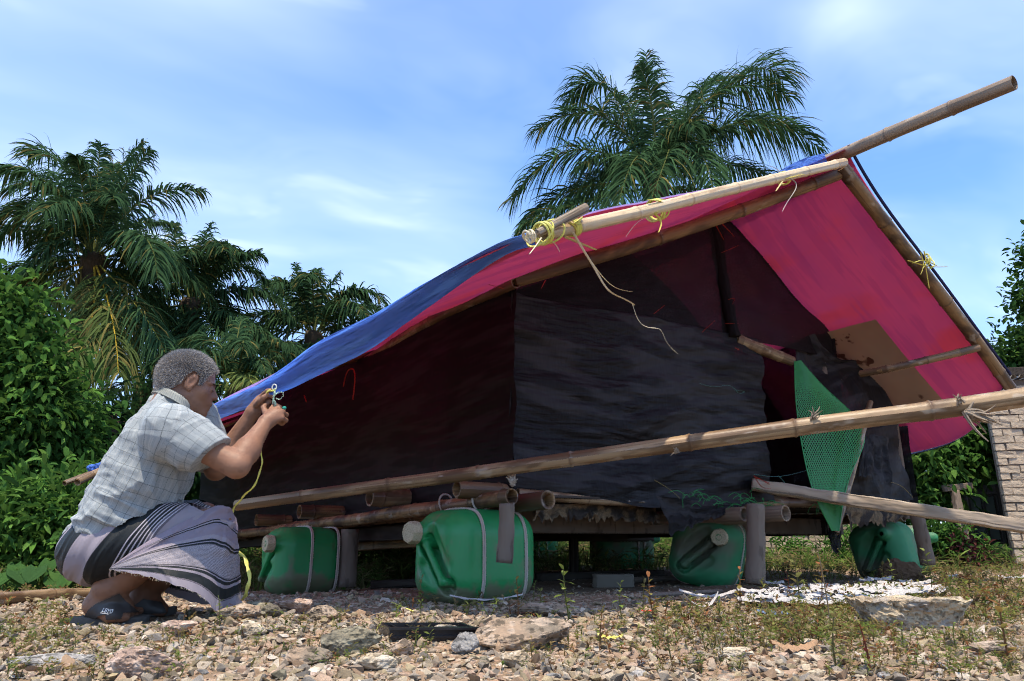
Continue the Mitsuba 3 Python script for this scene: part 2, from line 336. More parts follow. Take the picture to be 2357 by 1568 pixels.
def scatter(bases, pos, size, rg, colors, tilt=.35, sink=.25):
    out = []; which = rg.integers(0, len(bases), len(pos)); yaw = rg.uniform(0, 6.283, len(pos)); tx, ty = rg.normal(0, tilt, (2, len(pos)))
    for b, (V, F) in enumerate(bases):
        k = np.nonzero(which == b)[0]
        if not len(k): continue
        c, s = np.cos(yaw[k]), np.sin(yaw[k]); W = V[None]*size[k][:, None, None]
        W = np.stack([W[..., 0], W[..., 1], W[..., 2]+tx[k][:, None]*W[..., 0]+ty[k][:, None]*W[..., 1]], -1)
        W = np.stack([c[:, None]*W[..., 0]-s[:, None]*W[..., 1], s[:, None]*W[..., 0]+c[:, None]*W[..., 1], W[..., 2]], -1)
        h = np.ptp(V[:, 2])*size[k]*(.5-sink)
        W = W+pos[k][:, None]+np.stack([h*0, h*0, h], -1)[:, None]
        fs = (F[None]+(np.arange(len(k))*len(V))[:, None, None]).reshape(-1, 3)
        C = np.repeat(colors[k][:, None], len(V), 1)*(.86+.28*rg.random((len(k), len(V), 1)))
        out.append((W.reshape(-1, 3), fs, None, np.clip(C, 0, 1).reshape(-1, 3)))
    return cat(out)
def under_hut(x, y):
    q0, q1 = (x-HC[0])*HU[0]+(y-HC[1])*HU[1], (x-HC[0])*HV[0]+(y-HC[1])*HV[1]
    return (q0 > -.35) & (q1 > -.45) & (q0 < 4)
def gravel():
    rg = np.random.default_rng(11); P, S = [], []
    for lo, hi, n, s0, s1 in ((1.35, 2.3, 8600, .006, .030), (2.3, 3.2, 9200, .008, .034), (3.2, 4.4, 7500, .010, .036), (4.4, 7.5, 3200, .012, .035)):
        y = rg.uniform(lo, hi, n); x = rg.uniform(-1, 1, n)*(y*.80+.15)
        P.append(np.stack([x, y], 1)); S.append(s0+(s1-s0)*rg.random(n)**3.2)
    P, S = np.vstack(P), np.concatenate(S)
    q = under_hut(P[:, 0], P[:, 1]); S = np.where(q, S*.7, S); foot = (P[:, 0] > -1.85) & (P[:, 0] < -1.28) & (P[:, 1] > 2.60) & (P[:, 1] < 3.2) & (S > .009); k = rg.random(len(P)) < np.where(q, .55, np.where(foot, .0, 1)); P, S = P[k], S[k]
    S = S*.88; pos = np.column_stack([P, gz(P[:, 0], P[:, 1])]); C = STONE[rg.choice(len(STONE), len(P), p=STW)]*rg.uniform(.75, 1.12, (len(P), 1))
    return scatter([rock(i, 9, .38+.25*(i % 3)/2) for i in range(28)], pos, S, rg, C, .3, .22)
def f_stone(p, n, uv):
    return fbm(p.x*90, p.y*90, p.z*90, 3)*.004
scene['m_stone'] = {'type': 'twosided', 'bsdf': {'type': 'principled', 'base_color': VC, 'roughness': .9, 'specular': .25}}
g = gravel(); solo('gravel', g, 'm_stone', 'loose angular gravel in tan, pink and grey covering the ground', 'gravel', kind='stuff', smooth=False, color=g[3])

def f_bigstone(p, n, uv):
    a = fbm(p.x*28, p.y*28, p.z*28, 4); b = fbm(p.x*7+3, p.y*7, p.z*7, 3)
    return .62+.75*a*b*2.0-.25*smoothstep(.55, .75, a)
def stone_mat(key, c0, c1, c2):
    def fn(p, n, uv):
        a = fbm(p.x*34, p.y*34, p.z*34, 4); b = fbm(p.x*9+3, p.y*9, p.z*9, 3)
        c = mix(mix(c0, c1, smoothstep(.38, .6, b)), c2, smoothstep(.5, .62, a)*.85); return mix(c, [x*.35 for x in c1], smoothstep(.56, .66, fbm(p.x*70, p.y*70, p.z*70+5, 3))*.75)
    def h(p, n, uv): return fbm(p.x*60, p.y*60, p.z*60, 4)*.016
    return bump(key, proc(fn), proc(h), .92, .2)
stone_mat('m_rock_tan', (.42, .36, .26), (.31, .25, .17), (.54, .48, .38))
stone_mat('m_rock_grey', (.23, .225, .21), (.15, .148, .14), (.33, .32, .30))
stone_mat('m_rock_brown', (.29, .215, .15), (.19, .16, .12), (.37, .30, .23))
stone_mat('m_rock_green', (.20, .18, .125), (.12, .11, .085), (.27, .25, .18))
stone_mat('m_rock_pink', (.40, .29, .22), (.29, .21, .165), (.48, .39, .32))
stone_mat('m_concrete', (.44, .37, .25), (.34, .27, .18), (.27, .25, .22))
def big_stone(px, py, w, h, mat, seed, label, cat='stone', flat=None, depth=.8, name='stone', rough=.075):
    """px, py: the middle of its foot; w, h: its size in frame pixels."""
    P = gnd(px, py); Z = P[1]*CP; s = w/FOC*Z/2; hh = h/FOC*Z
    V, F = rock(seed, 22, .6); V, F = bevel_rock(V, F, 4, rough, seed)
    V = V-(V.max(0)+V.min(0))/2; V = V/(np.ptp(V, axis=0)/2); V = V*[s, s*depth, hh*.56]
    V = V+P+[0, s*depth*.8, hh*.46]
    return solo(name, (V, F), mat, label, cat, smooth=28)
big_stone(1200, 1497, 230, 62, 'm_rock_brown', 31, 'broad flat brown boulder half buried in gravel, in front of the nearest jerrycan', depth=.6, name='boulder')
big_stone(1068, 1508, 64, 44, 'm_rock_grey', 4, 'smooth blue grey stone at the right end of the black plastic tray')
big_stone(573, 1470, 72, 36, 'm_rock_tan', 7, 'pale tan angular stone with a peak in front of the man', depth=.9)
big_stone(800, 1508, 135, 56, 'm_rock_green', 8, 'dark mossy wedge of rock left of the black plastic tray', depth=.6)
big_stone(312, 1566, 165, 66, 'm_rock_pink', 9, 'pinkish brown slab lowest in front of the sandal', depth=.7)
big_stone(92, 1545, 180, 30, 'm_rock_grey', 10, 'long dark slab at the lower left corner of the gravel', depth=.5)
big_stone(272, 1516, 60, 22, 'm_rock_tan', 12, 'small whitish flat stone above the pinkish slab', depth=.7)
big_stone(594, 1424, 100, 34, 'm_rock_green', 13, 'olive slab between the sarong hem and the left jerrycan', depth=.6)
big_stone(668, 1408, 92, 26, 'm_rock_pink', 14, 'pale pink shell shaped stone in front of the left jerrycan', depth=.5)
big_stone(540, 1428, 95, 34, 'm_rock_brown', 15, 'red brown stone touching the sarong hem', depth=.6)
big_stone(735, 1432, 90, 34, 'm_rock_brown', 16, 'rust edged brown stone below the left jerrycan', depth=.7)
big_stone(1258, 1418, 165, 26, 'm_rock_brown', 17, 'long low slab in front of the nearest jerrycan, right side', depth=.35)
big_stone(860, 1545, 100, 34, 'm_rock_tan', 18, 'tan angular stone below the dark mossy rock', depth=.7)
big_stone(920, 1510, 60, 34, 'm_rock_brown', 19, 'brown lump under the left end of the black plastic tray', depth=.7)
big_stone(1185, 1540, 70, 32, 'm_rock_tan', 20, 'light yellow stone at the foot of the broad boulder', depth=.8)
big_stone(395, 1462, 85, 30, 'm_rock_pink', 22, 'reddish flat stone ahead of the sandal toe', depth=.6)
big_stone(700, 1530, 110, 34, 'm_rock_brown', 23, 'ochre brown stone lower centre left, below the dark mossy rock', depth=.6)
big_stone(1700, 1520, 80, 26, 'm_rock_tan', 24, 'ochre flat stone right of the broad boulder in the gravel', depth=.7)
big_stone(2300, 1510, 110, 30, 'm_rock_brown', 25, 'red brown slab right of the concrete lump', depth=.6)
def loose_stones():
    rg = np.random.default_rng(21); n = 0
    tone = ('tan', 'pinkish', 'grey', 'brown', 'pale tan', 'olive'); spots = ((160, 'at the lower left edge'), (420, 'in front of the sandals'), (640, 'in front of the sarong hem'), (900, 'in front of the left jerrycan'), (1320, 'around the black tray and broad boulder'), (1700, 'in front of the second jerrycan'), (2000, 'below the feather drift'), (9999, 'around the concrete lump'))
    for i in range(400):
        px, py = rg.uniform(0, 2356), 1400+168*rg.random()**.8
        if 100 < px < 560 and py < 1470 or 880 < px < 1320 and 1440 < py < 1505 or 1980 < px < 2260 and py < 1470: continue
        w = rg.uniform(34, 62)*(.55+.45*(py-1390)/170); P = gnd(px, py); Z = P[1]*CP; s = w/FOC*Z/2
        V, F = rock(400+i % 23, 12, .55); V, F = bevel_rock(V, F, 1, .05, i)
        V = V*[s, s*.8, s*rg.uniform(.7, 1.1)]; a = rg.uniform(0, 6.3); V = V@np.array([[math.cos(a), -math.sin(a), 0], [math.sin(a), math.cos(a), 0], [0, 0, 1]]); V = V+P+[0, 0, s*.18]
        lab = f"{tone[i % 6]} loose stone {next(t for q_, t in spots if px < q_)}, {'nearer to the viewer' if py > 1490 else 'farther from the viewer'}"
        solo('loose_stone', (V, F), ('m_rock_tan', 'm_rock_pink', 'm_rock_grey', 'm_rock_brown', 'm_rock_tan', 'm_rock_green')[i % 6], lab, 'stone', 'loose stones on the gravel', smooth=40)
        n += 1
        if n >= 110: break
loose_stones()
def concrete_lump():
    A, B = gnd(2003, 1452), gnd(2246, 1455); P = (A+B)/2; w = np.linalg.norm(B-A)
    hgt = .085*P[1]/2.5
    V, F = box(0, 0, 0, 1, 1, 1); m = trimesh.Trimesh(V, F)
    for _ in range(5): m = m.subdivide()
    V = np.array(m.vertices); F = np.array(m.faces)
    V[:, 0] *= w*(1-.18*np.clip(.3-V[:, 2], 0, 1)); V[:, 1] *= .13*(1-.35*np.clip(.5-V[:, 2], 0, 1)); V[:, 2] *= hgt*1.25
    q = V*16; V = V+vnormals(V, F)*((meshkit.fbm(q, 5, 3)-.5)*.045-np.abs(meshkit.fbm(q*2.2, 3, 5)-.5)*.05)[:, None]
    V[:, 0] += .03*np.sign(V[:, 0])*np.clip(V[:, 2]/hgt, 0, 1)
    return V+P+[0, .07, hgt*.5], F
solo('concrete_lump', concrete_lump(), 'm_concrete', 'broken slab of pale yellow concrete lying on the weeds at the right', 'rubble', smooth=30)

# ------------------------------------------------------------------ small ground plants
def leaf_strip(base, d, up, L, W, bend=.4, n=3, prof=None):
    """A curved leaf: rows of two points, (n+1) rows."""
    s = np.linspace(0, 1, n+1); d = d/np.linalg.norm(d); sd = np.cross(d, up); sd /= np.linalg.norm(sd)+1e-9
    c = base+L*(s[:, None]*d-(bend*s**2)[:, None]*np.array([0, 0, 1.]))
    w = W*(np.sin(np.pi*np.clip(s*.86+.10, 0, 1))**.8 if prof is None else prof(s))/2
    V = np.empty((2*(n+1), 3)); V[0::2] = c-w[:, None]*sd; V[1::2] = c+w[:, None]*sd
    q = 2*np.arange(n); F = np.vstack([np.stack([q, q+1, q+3], 1), np.stack([q, q+3, q+2], 1)])
    return V, F
def sprig_cloud(pos, hgt, rg, pal, leaves=6, lw=.38, ll=.5):
    """Tiny weeds, all in one mesh: a stem and some leaves each."""
    n = len(pos); out_v, out_f, out_c, o = [], [], [], 0
    lean = rg.normal(0, .28, (n, 2)); tip = pos+hgt[:, None]*np.column_stack([lean, np.ones(n)])
    col = pal[rg.integers(0, len(pal), n)]*rg.uniform(.7, 1.25, (n, 1))
    w = hgt*.045; sx = np.column_stack([w, w*0, w*0])
    V = np.stack([pos-sx, pos+sx, tip], 1); out_v.append(V.reshape(-1, 3)); out_f.append(np.arange(3*n).reshape(-1, 3)); out_c.append(np.repeat(col*.8, 3, 0)); o = 3*n
    for k in range(leaves):
        t = rg.uniform(.25, 1, n)[:, None]; b = pos+(tip-pos)*t; a = rg.uniform(0, 6.283, n); e = rg.uniform(-.1, .9, n)
        d = np.column_stack([np.cos(a)*np.cos(e), np.sin(a)*np.cos(e), np.sin(e)]); L = (hgt*ll*rg.uniform(.5, 1.1, n))[:, None]
        s = np.column_stack([-np.sin(a), np.cos(a), rg.normal(0, .5, n)]); s /= np.linalg.norm(s, axis=1, keepdims=True); W = L*lw*.5
        V = np.stack([b, b+d*L*.5-s*W, b+d*L-[0, 0, .1]*L, b+d*L*.5+s*W], 1)
        f = np.array([[0, 1, 2], [0, 2, 3]]); out_v.append(V.reshape(-1, 3)); out_f.append((f[None]+(np.arange(n)*4)[:, None, None]).reshape(-1, 3)+o); o += 4*n
        out_c.append(np.repeat(col*rg.uniform(.8, 1.2, (n, 1)), 4, 0))
    return np.vstack(out_v), np.vstack(out_f), None, np.clip(np.vstack(out_c), 0, 1)
PAL_WEED = np.array([(.17, .16, .05), (.24, .18, .07), (.19, .14, .06), (.13, .18, .04), (.22, .23, .07), (.15, .20, .05), (.17, .18, .06), (.15, .09, .05), (.26, .21, .11), (.11, .14, .05), (.2, .09, .04)])
def weeds():
    rg = np.random.default_rng(8); P = []
    def patch(px0, px1, py0, py1, n):
        for _ in range(n):
            q = gnd(rg.uniform(px0, px1), rg.uniform(py0, py1)); P.append(q)
    patch(1700, 2356, 1310, 1340, 900); patch(1750, 2356, 1400, 1480, 1500); patch(2160, 2356, 1340, 1400, 350); patch(1750, 2160, 1365, 1400, 260); patch(1500, 2000, 1395, 1500, 750); patch(1150, 1750, 1420, 1560, 330); patch(1900, 2356, 1480, 1568, 380)
    patch(0, 160, 1400, 1500, 170); patch(0, 420, 1460, 1568, 300); patch(420, 1000, 1420, 1540, 260); patch(0, 560, 1345, 1378, 260); patch(900, 1250, 1385, 1420, 70); patch(1250, 2356, 1285, 1320, 900)
    P = np.array(P); h = rg.uniform(.014, .050, len(P)); cl = (P[:, 0] > 1.16) & (P[:, 0] < 1.72) & (P[:, 1] > 2.25) & (P[:, 1] < 2.75); h = np.where(cl, h*.45, h); h = h*np.clip(P[:, 1]/2.6, .75, 1.7)
    return sprig_cloud(P, h, rg, PAL_WEED, 7, .34, .55)
w = weeds(); solo('ground_cover', w, 'm_herb', 'low brown and olive weeds creeping through the stones', 'weeds', kind='stuff', smooth=False, color=w[3])

def seedling(px, py, hpx, kind, label, seed, lean=0.):
    P = gnd(px, py); h = hpx/FOC*P[1]*CP*1.03; rg = np.random.default_rng(seed)
    k = thing('weed_seedling', label, 'seedling', 'seedlings growing out of the gravel')
    S = spline([P, P+[lean*h*.4+rg.normal(0, .03)*h, 0, h*.5], P+[lean*h+rg.normal(0, .04)*h, 0, h]], 9)
    stem = {'o': (.24, .13, .06), 'g': (.17, .18, .06), 'r': (.24, .08, .05), 'd': (.25, .2, .13), 't': (.22, .19, .08)}[kind]
    V, F, _ = tube(S, np.linspace(.0022, .0011, 9)*(1.3 if hpx > 80 else 1), 5); part(k, 'stem', (V, F), 'm_herb', True, color=np.tile(stem, (len(V), 1)))
    if kind == 'd' : return
    lc = {'o': [(.27, .19, .06), (.24, .22, .07), (.28, .13, .06)], 'g': [(.17, .24, .06), (.22, .27, .08)], 'r': [(.36, .07, .05), (.28, .14, .05), (.2, .2, .06)], 't': [(.25, .22, .09), (.2, .22, .08)]}[kind]
    n = int(6+hpx/14)
    for i in range(n):
        t = .25+.75*i/(n-1); b = S[min(8, int(t*8))]; a = i*2.4+rg.uniform(0, .6); e = rg.uniform(.1, .9)+.4*(t > .85)
        L = h*rg.uniform(.22, .34)*(1.1-.35*t); d = np.array([math.cos(a)*math.cos(e), math.sin(a)*math.cos(e), math.sin(e)])
        V, F = leaf_strip(b, d, np.array([0, 0, 1.]), L, L*.42, .35, 4); c = np.array(lc[i % len(lc)])*rg.uniform(.8, 1.2)
        part(k, 'leaf', (V, F), 'm_herb', True, color=np.tile(np.clip(c, 0, 1), (len(V), 1)))
SD = [(1192, 1425, 82, 'o', 'orange tipped seedling at the right foot of the nearest jerrycan'), (1226, 1388, 42, 'g', 'short grey green seedling behind the orange tipped one'),
      (1310, 1430, 108, 'g', 'tall pale green seedling standing before the dark gap under the hut'), (1430, 1425, 76, 'g', 'green seedling with upright leaves left of the white feather curl'),
      (1479, 1404, 64, 't', 'thin forked yellow stem left of the bronze seedling'), (1506, 1430, 92, 'o', 'bronze leaved seedling under the torn net flap'),
      (1590, 1432, 48, 'g', 'low green seedling on the tip of the curled feather'), (1702, 1412, 92, 'o', 'yellow and bronze seedling below the second jerrycan'), (1662, 1440, 60, 'g', 'small dotted green seedling below the curled feather'),
      (1840, 1405, 110, 't', 'tall olive seedling in front of the white feather drift'), (1890, 1398, 100, 'o', 'red and bronze seedling in the feather drift'), (1912, 1440, 190, 'd', 'bare dry stalk, the tallest, in front of the green net'),
      (1815, 1392, 66, 'r', 'seedling with a bright red leaf before the feathers'), (2034, 1350, 52, 't', 'small yellow green seedling in front of the right jerrycan'), (2066, 1368, 66, 'g', 'green seedling left of the soil mound'),
      (2144, 1368, 92, 'g', 'bushy green seedling right of the soil mound'), (1925, 1542, 120, 't', 'pale seedling stem lowest at the centre right'), (2002, 1542, 92, 'r', 'red bronze seedling cluster below the concrete lump'),
      (2326, 1542, 132, 'o', 'tall bronze seedling at the lower right edge'), (963, 1398, 68, 't', 'yellow green seedling against the front of the nearest jerrycan'), (1046, 1408, 28, 'g', 'tiny green seedling under the nearest jerrycan'),
      (2080, 1500, 60, 'g', 'green rosette seedling at the foot of the concrete lump'), (2200, 1492, 50, 'g', 'leafy green seedling under the right end of the concrete lump'), (862, 1490, 34, 'g', 'little bright green seedling on the mossy rock edge'),
      (955, 1488, 30, 'g', 'tiny green seedling at the foot of the black tray'), (1380, 1500, 80, 'o', 'thin brownish seedling right of the broad boulder'), (1545, 1520, 70, 't', 'thin straw coloured seedling in the middle right gravel'),
      (420, 1448, 44, 'o', 'yellowing seedling between the feet of the man'), (705, 1515, 36, 'g', 'small green seedling over the ochre brown stone'), (505, 1440, 56, 'g', 'green seedling under the sarong corner')]
for i, (px, py, h, kd, lb) in enumerate(SD): seedling(px, py, h, kd, lb, 70+i, .12*math.sin(i*2.1))

# ------------------------------------------------------------------ feathers, tray and scraps
pri('m_feather', (.40, .40, .395), .8, .15)
def feather(P, yaw, L, W, curl, seed):
    rg = np.random.default_rng(seed); d = np.array([math.cos(yaw), math.sin(yaw), 0]); s = np.array([-d[1], d[0], 0])
    def fn(a, b):
        w = W*np.sin(np.pi*np.clip(a*.92+.06, 0, 1))**.6*(1+.08*np.sin(a*37+seed)); x = (a-.5)*L; bb = (b-.5)
        z = curl*(4*(a-.5)**2)*L+.18*W*(1-(2*bb)**2)+.003*np.sin(a*25+b*9); 
        return P+x[..., None]*d+(bb*w+curl*.6*L*(a-.5)**2)[..., None]*s+z[..., None]*np.array([0, 0, 1.])
    return grid(fn, 12, 5)[:2]
def feathers():
    rg = np.random.default_rng(3)
    for i in range(84):
        t = rg.random(); px = 1745+t*410; py = 1388-22*t+rg.normal(0, 11); P = gnd(px, py)+[0, 0, .014+.03*rg.random()]
        V, F = feather(P, rg.normal(.25, .45), rg.uniform(.12, .27), rg.uniform(.05, .09), rg.uniform(.0, .09), i)
        solo('white_feather', (V, F), 'm_feather', f"white feather in the {('left', 'middle', 'right')[min(2, int(t*3))]} third of the feather drift beside the hut, {'back' if py < 1378-22*t+10 else 'front'} side", 'feather', 'white feathers in the drift')
    for px, py, yaw, L, W, c, lb in ((1630, 1384, -.1, .27, .055, .10, 'broad white feather lying alone left of the feather drift'), (1620, 1408, .7, .25, .022, .22, 'narrow curled cream feather in front of the broad one'),
                                     (1800, 1398, -.5, .24, .045, .05, 'white feather at the near tip of the drift, pointing down right'), (1120, 1392, .25, .34, .03, .06, 'grey white feather on the bare earth right of the nearest jerrycan'), (2330, 1337, .05, .22, .06, .05, 'white feather scrap at the far right edge of the weeds'), (2190, 1335, .6, .18, .07, .05, 'whitish scrap standing in the weeds right of the soil mound')):
        V, F = feather(gnd(px, py)+[0, 0, .02], yaw, L, W, c, 9); solo('loose_feather', (V, F), 'm_feather', lb, 'feather')
feathers()
pri('m_black_plastic', (.012, .012, .014), .3, .5)
def tray():
    A, B = gnd(895, 1476), gnd(1096, 1474); d = (B-A)/np.linalg.norm(B-A); L = np.linalg.norm(B-A); n = np.array([-d[1], d[0], 0]); P = (A+B)/2
    k = thing('plastic_tray', 'black plastic tray lying on the gravel in front of the nearest jerrycan', 'tray')
    M = np.column_stack([d, n, [0, 0, 1]])
    def bb(cx, cy, cz, sx, sy, sz):
        b = trimesh.creation.box((sx, sy, sz)); return (np.asarray(b.vertices)+[cx, cy, cz])@M.T+P, b.faces
    h = .036
    part(k, 'base', cat([bb(0, .085, .006, L, .17, .012)])[:2], 'm_black_plastic', False)
    part(k, 'rim', cat([bb(0, .004, h/2, L, .008, h), bb(0, .166, h/2, L, .008, h), bb(-L/2+.004, .085, h/2+.001, .008, .152, h), bb(L/2-.004, .085, h/2+.001, .008, .152, h), bb(0, -.008, h, L+.01, .022, .007), bb(0, -.003, .012, L+.004, .012, .006)])[:2], 'm_black_plastic', False)
    for i in range(5): part(k, 'divider', bb(-L*.36+i*L*.18, .085, h*.5, .006, .15, h*.7), 'm_black_plastic', False)
    V, F = rock(77, 12, .4); solo('wood_chip', (V*[.05, .02, .014]@M.T+P+d*.06+n*.07+[0, 0, .034], F), 'm_rock_tan', 'pale wood chip lying inside the black plastic tray', 'wood chip')
tray()
pri('m_blue_scrap', (.10, .17, .30), .5, .3); pri('m_red_scrap', (.5, .06, .04), .6, .3)
def scrap(name, px, py, L, W, yaw, mat, label, c, bend=.05):
    V, F = feather(gnd(px, py)+[0, 0, .012], yaw, L, W, bend, 3); solo(name, (V, F), mat, label, c)
scrap('plastic_scrap', 1790, 1420, .16, .05, -.15, 'm_blue_scrap', 'blue grey plastic scrap among the weeds before the feathers', 'scrap')
scrap('plastic_scrap', 1490, 1415, .05, .02, .3, 'm_red_scrap', 'red scrap of plastic in the gravel under the torn net flap', 'scrap')
pri('m_dry_leaf', (.30, .19, .11), .7, .2); pri('m_yellow', (.62, .60, .14), .45, .4)
scrap('dead_leaf', 1830, 1505, .13, .05, .1, 'm_dry_leaf', 'curled brown dead leaf on the gravel at the lower right', 'leaf', .12)
scrap('dead_leaf', 1405, 1478, .08, .022, -.4, 'm_yellow', 'yellow blade of leaf on the right end of the broad boulder', 'leaf', .1)
def strand(name, P, r, mat, label, c, flat=.35, n=36, parent=None, pname='tie', group=None):
    V, F, U = tube(spline(P, n), r, 6, True, flat)
    return part(parent, pname, (V, F), mat, True) if parent else solo(name, (V, F), mat, label, c, group)
strand('yellow_cord_scrap', [gnd(900, 1392)+[0, 0, .012], gnd(925, 1408)+[0, 0, .02], gnd(950, 1414)+[0, 0, .012]], .005, 'm_yellow', 'short piece of yellow cord on the gravel left of the nearest jerrycan', 'cord')
# ------------------------------------------------------------------ oil palms
def frond(B, Cc, Tp, rg, leaf=.20, pairs=74, col=(.042, .088, .038), rach=(.13, .15, .05), wid=.034, rr=.03, age=0.):
    """One frond in one mesh: a rachis along the curve B, Cc (its highest bend), Tp, and two rows of drooping leaflets."""
    B, Cc, Tp = (np.asarray(x, float) for x in (B, Cc, Tp)); K = 2*Cc-.5*(B+Tp)
    t = np.linspace(0, 1, 24)[:, None]; P = (1-t)**2*B+2*t*(1-t)*K+t*t*Tp; L = np.linalg.norm(np.diff(P, axis=0), axis=1).sum()
    V, F, _ = tube(P, np.linspace(rr, .006, 24), 5, True); out = [(V, F, None, np.tile(rach, (len(V), 1)))]
    n = pairs*2; s = np.repeat(np.linspace(.14, .995, pairs), 2)+rg.normal(0, .004, n); s = np.clip(s, .1, 1); side = np.tile([-1., 1.], pairs)
    tt = s[:, None]; c = (1-tt)**2*B+2*tt*(1-tt)*K+tt*tt*Tp; tg = 2*(1-tt)*(K-B)+2*tt*(Tp-K); tg /= np.linalg.norm(tg, axis=1, keepdims=True)
    up = np.array([0, 0, 1.]); sd = np.cross(tg, up); nb = np.linalg.norm(sd, axis=1, keepdims=True); ref = np.cross((Tp-B), up); ref = ref/(np.linalg.norm(ref)+1e-9)
    sd = np.where(nb > .25, sd/(nb+1e-9), ref); nrm = np.cross(sd, tg)
    ln = L*leaf*(np.sin(np.pi*np.clip(.12+.80*s, 0, 1))**.75)*rg.uniform(.8, 1.15, n)
    lift = rg.normal(.25, .38, n)                                  # oil palm leaflets leave the rachis at uneven angles
    d = side[:, None]*sd*np.cos(lift)[:, None]+nrm*np.sin(lift)[:, None]+tg*(.45+.5*s)[:, None]; d /= np.linalg.norm(d, axis=1, keepdims=True)
    m = 4; q = np.linspace(0, 1, m+1); droop = rg.uniform(.6, 1.25, n)*(1+.4*age)
    C = c[:, None]+ln[:, None, None]*(q[None, :, None]*d[:, None]*(1-.25*droop[:, None, None]*q[None, :, None])-droop[:, None, None]*(q**2)[None, :, None]*up*.62)
    td = np.gradient(C, axis=1); td /= np.linalg.norm(td, axis=2, keepdims=True)+1e-9
    tw = np.cross(td, nrm[:, None]+rg.normal(0, .45, (n, 1, 3))); tw /= np.linalg.norm(tw, axis=2, keepdims=True)+1e-9
    w = wid*rg.uniform(.8, 1.2, n)[:, None]*np.array([.55, 1., .9, .6, .06])[None]
    W = np.stack([C-tw*w[..., None]/2, C+tw*w[..., None]/2], 2).reshape(-1, 3)
    a = 2*np.arange(m); f = np.vstack([np.stack([a, a+1, a+3], 1), np.stack([a, a+3, a+2], 1)])
    Fs = (f[None]+(np.arange(n)*2*(m+1))[:, None, None]).reshape(-1, 3)
    cc = np.array(col)*rg.uniform(.7, 1.35, (n, 1)); dry = (rg.random((n, 1)) < .05+.25*age); cc = np.where(dry, np.array([.17, .15, .05])*rg.uniform(.7, 1.2, (n, 1)), cc)
    out.append((W, Fs, None, np.clip(np.repeat(cc, 2*(m+1), 0), 0, 1)))
    return cat(out)
def f_trunk(p, n, uv): return mix((.10, .075, .05), (.045, .035, .028), fbm(p.x*6, p.y*6, p.z*9, 4))
scene['m_trunk'] = {'type': 'twosided', 'bsdf': {'type': 'principled', 'base_color': proc(f_trunk), 'roughness': .95, 'specular': .1}}
def palm(cx, cy, D, label, fronds, seed, rt=.28, fill=10, leaf=.20, size=None, pairs=74, wid=.034, low=-.2, ground=True):
    rg = np.random.default_rng(seed); O = at(cx, cy, D); k = thing('oil_palm', label, 'palm tree', 'oil palms behind the clearing')
    foot = np.array([O[0]+.1, O[1]+.15, 0.]); z = np.linspace(-.3, O[2]+.15, 40); P = np.column_stack([np.interp(z, [0, O[2]], [foot[0], O[0]]), np.interp(z, [0, O[2]], [foot[1], O[1]]), z])
    V, F, U = tube(P, rt*(1+.10*np.sin(np.arange(40)*2.2)), 14)
    V = V+vnormals(V, F)*((meshkit.fbm(V*7, 3, seed)-.5)*.16)[:, None]; part(k, 'trunk', (V, F), 'm_trunk')
    W = D/1650./CP
    def one(b, c, t, db, dc, dt, **kw):
        B, Cc, Tp = at(*b, D+db*.1), at(*c, D+dc), at(*t, D+dt)
        B = O+(B-O)*.5
        M = frond(B, Cc, Tp, rg, leaf, pairs, wid=wid, **kw); part(k, 'frond', M, 'm_palm', True, color=M[3])
    for fr in fronds:
        c, t, off = fr[0], fr[1], fr[2]; kw = fr[3] if len(fr) > 3 else {}
        one((cx, cy), c, t, 0, off*.6, off, **kw)
    R = size or 3.4
    for i in range(fill):                                          # fronds towards and away from the viewer
        a = i*2.399+rg.uniform(0, .4); e = math.radians(rg.uniform(8, 62)) if i % 3 else math.radians(rg.uniform(-25, 10))
        r = R*rg.uniform(.8, 1.05); h = np.array([math.cos(a), math.sin(a), 0])
        Cc = O+h*r*.55*math.cos(e)+[0, 0, r*.55*math.sin(e)]; Tp = O+h*r*(.95*math.cos(e)+.1)+[0, 0, r*(.95*math.sin(e)-.42)]
        M = frond(O+h*.1, Cc, Tp, rg, leaf, pairs, wid=wid, col=(.032, .068, .03), age=.1 if e > 0 else .4); part(k, 'frond', M, 'm_palm', True, color=M[3])
    return k
YR = dict(rach=(.50, .36, .05), col=(.075, .11, .035), age=.8)
palm(1508, 432, 15., 'oil palm rising behind the hut roof beside the bamboo gable pole', [
    ((1500, 275), (1486, 122), .6), ((1502, 260), (1470, 150), -.8), ((1385, 268), (1222, 310), .4), ((1400, 205), (1305, 235), 1.2), ((1330, 345), (1176, 462), -.4), ((1316, 438), (1192, 545), .3), ((1350, 462), (1200, 520), -1.2),
    ((1640, 220), (1816, 225), .5), ((1690, 185), (1800, 185), 1.5), ((1700, 282), (1892, 348), -.4), ((1660, 300), (1830, 300), .8), ((1550, 330), (1590, 215), 1.4), ((1540, 345), (1495, 470), -2.6), ((1590, 345), (1640, 440), -2.4), ((1650, 380), (1790, 420), .9),
    ((1440, 300), (1420, 215), 1.6), ((1600, 240), (1640, 185), 2.0), ((1470, 360), (1420, 480), -2.4), ((1400, 400), (1290, 480), 1.4)], 41, fill=6, leaf=.285, size=2.6, pairs=106, wid=.038)
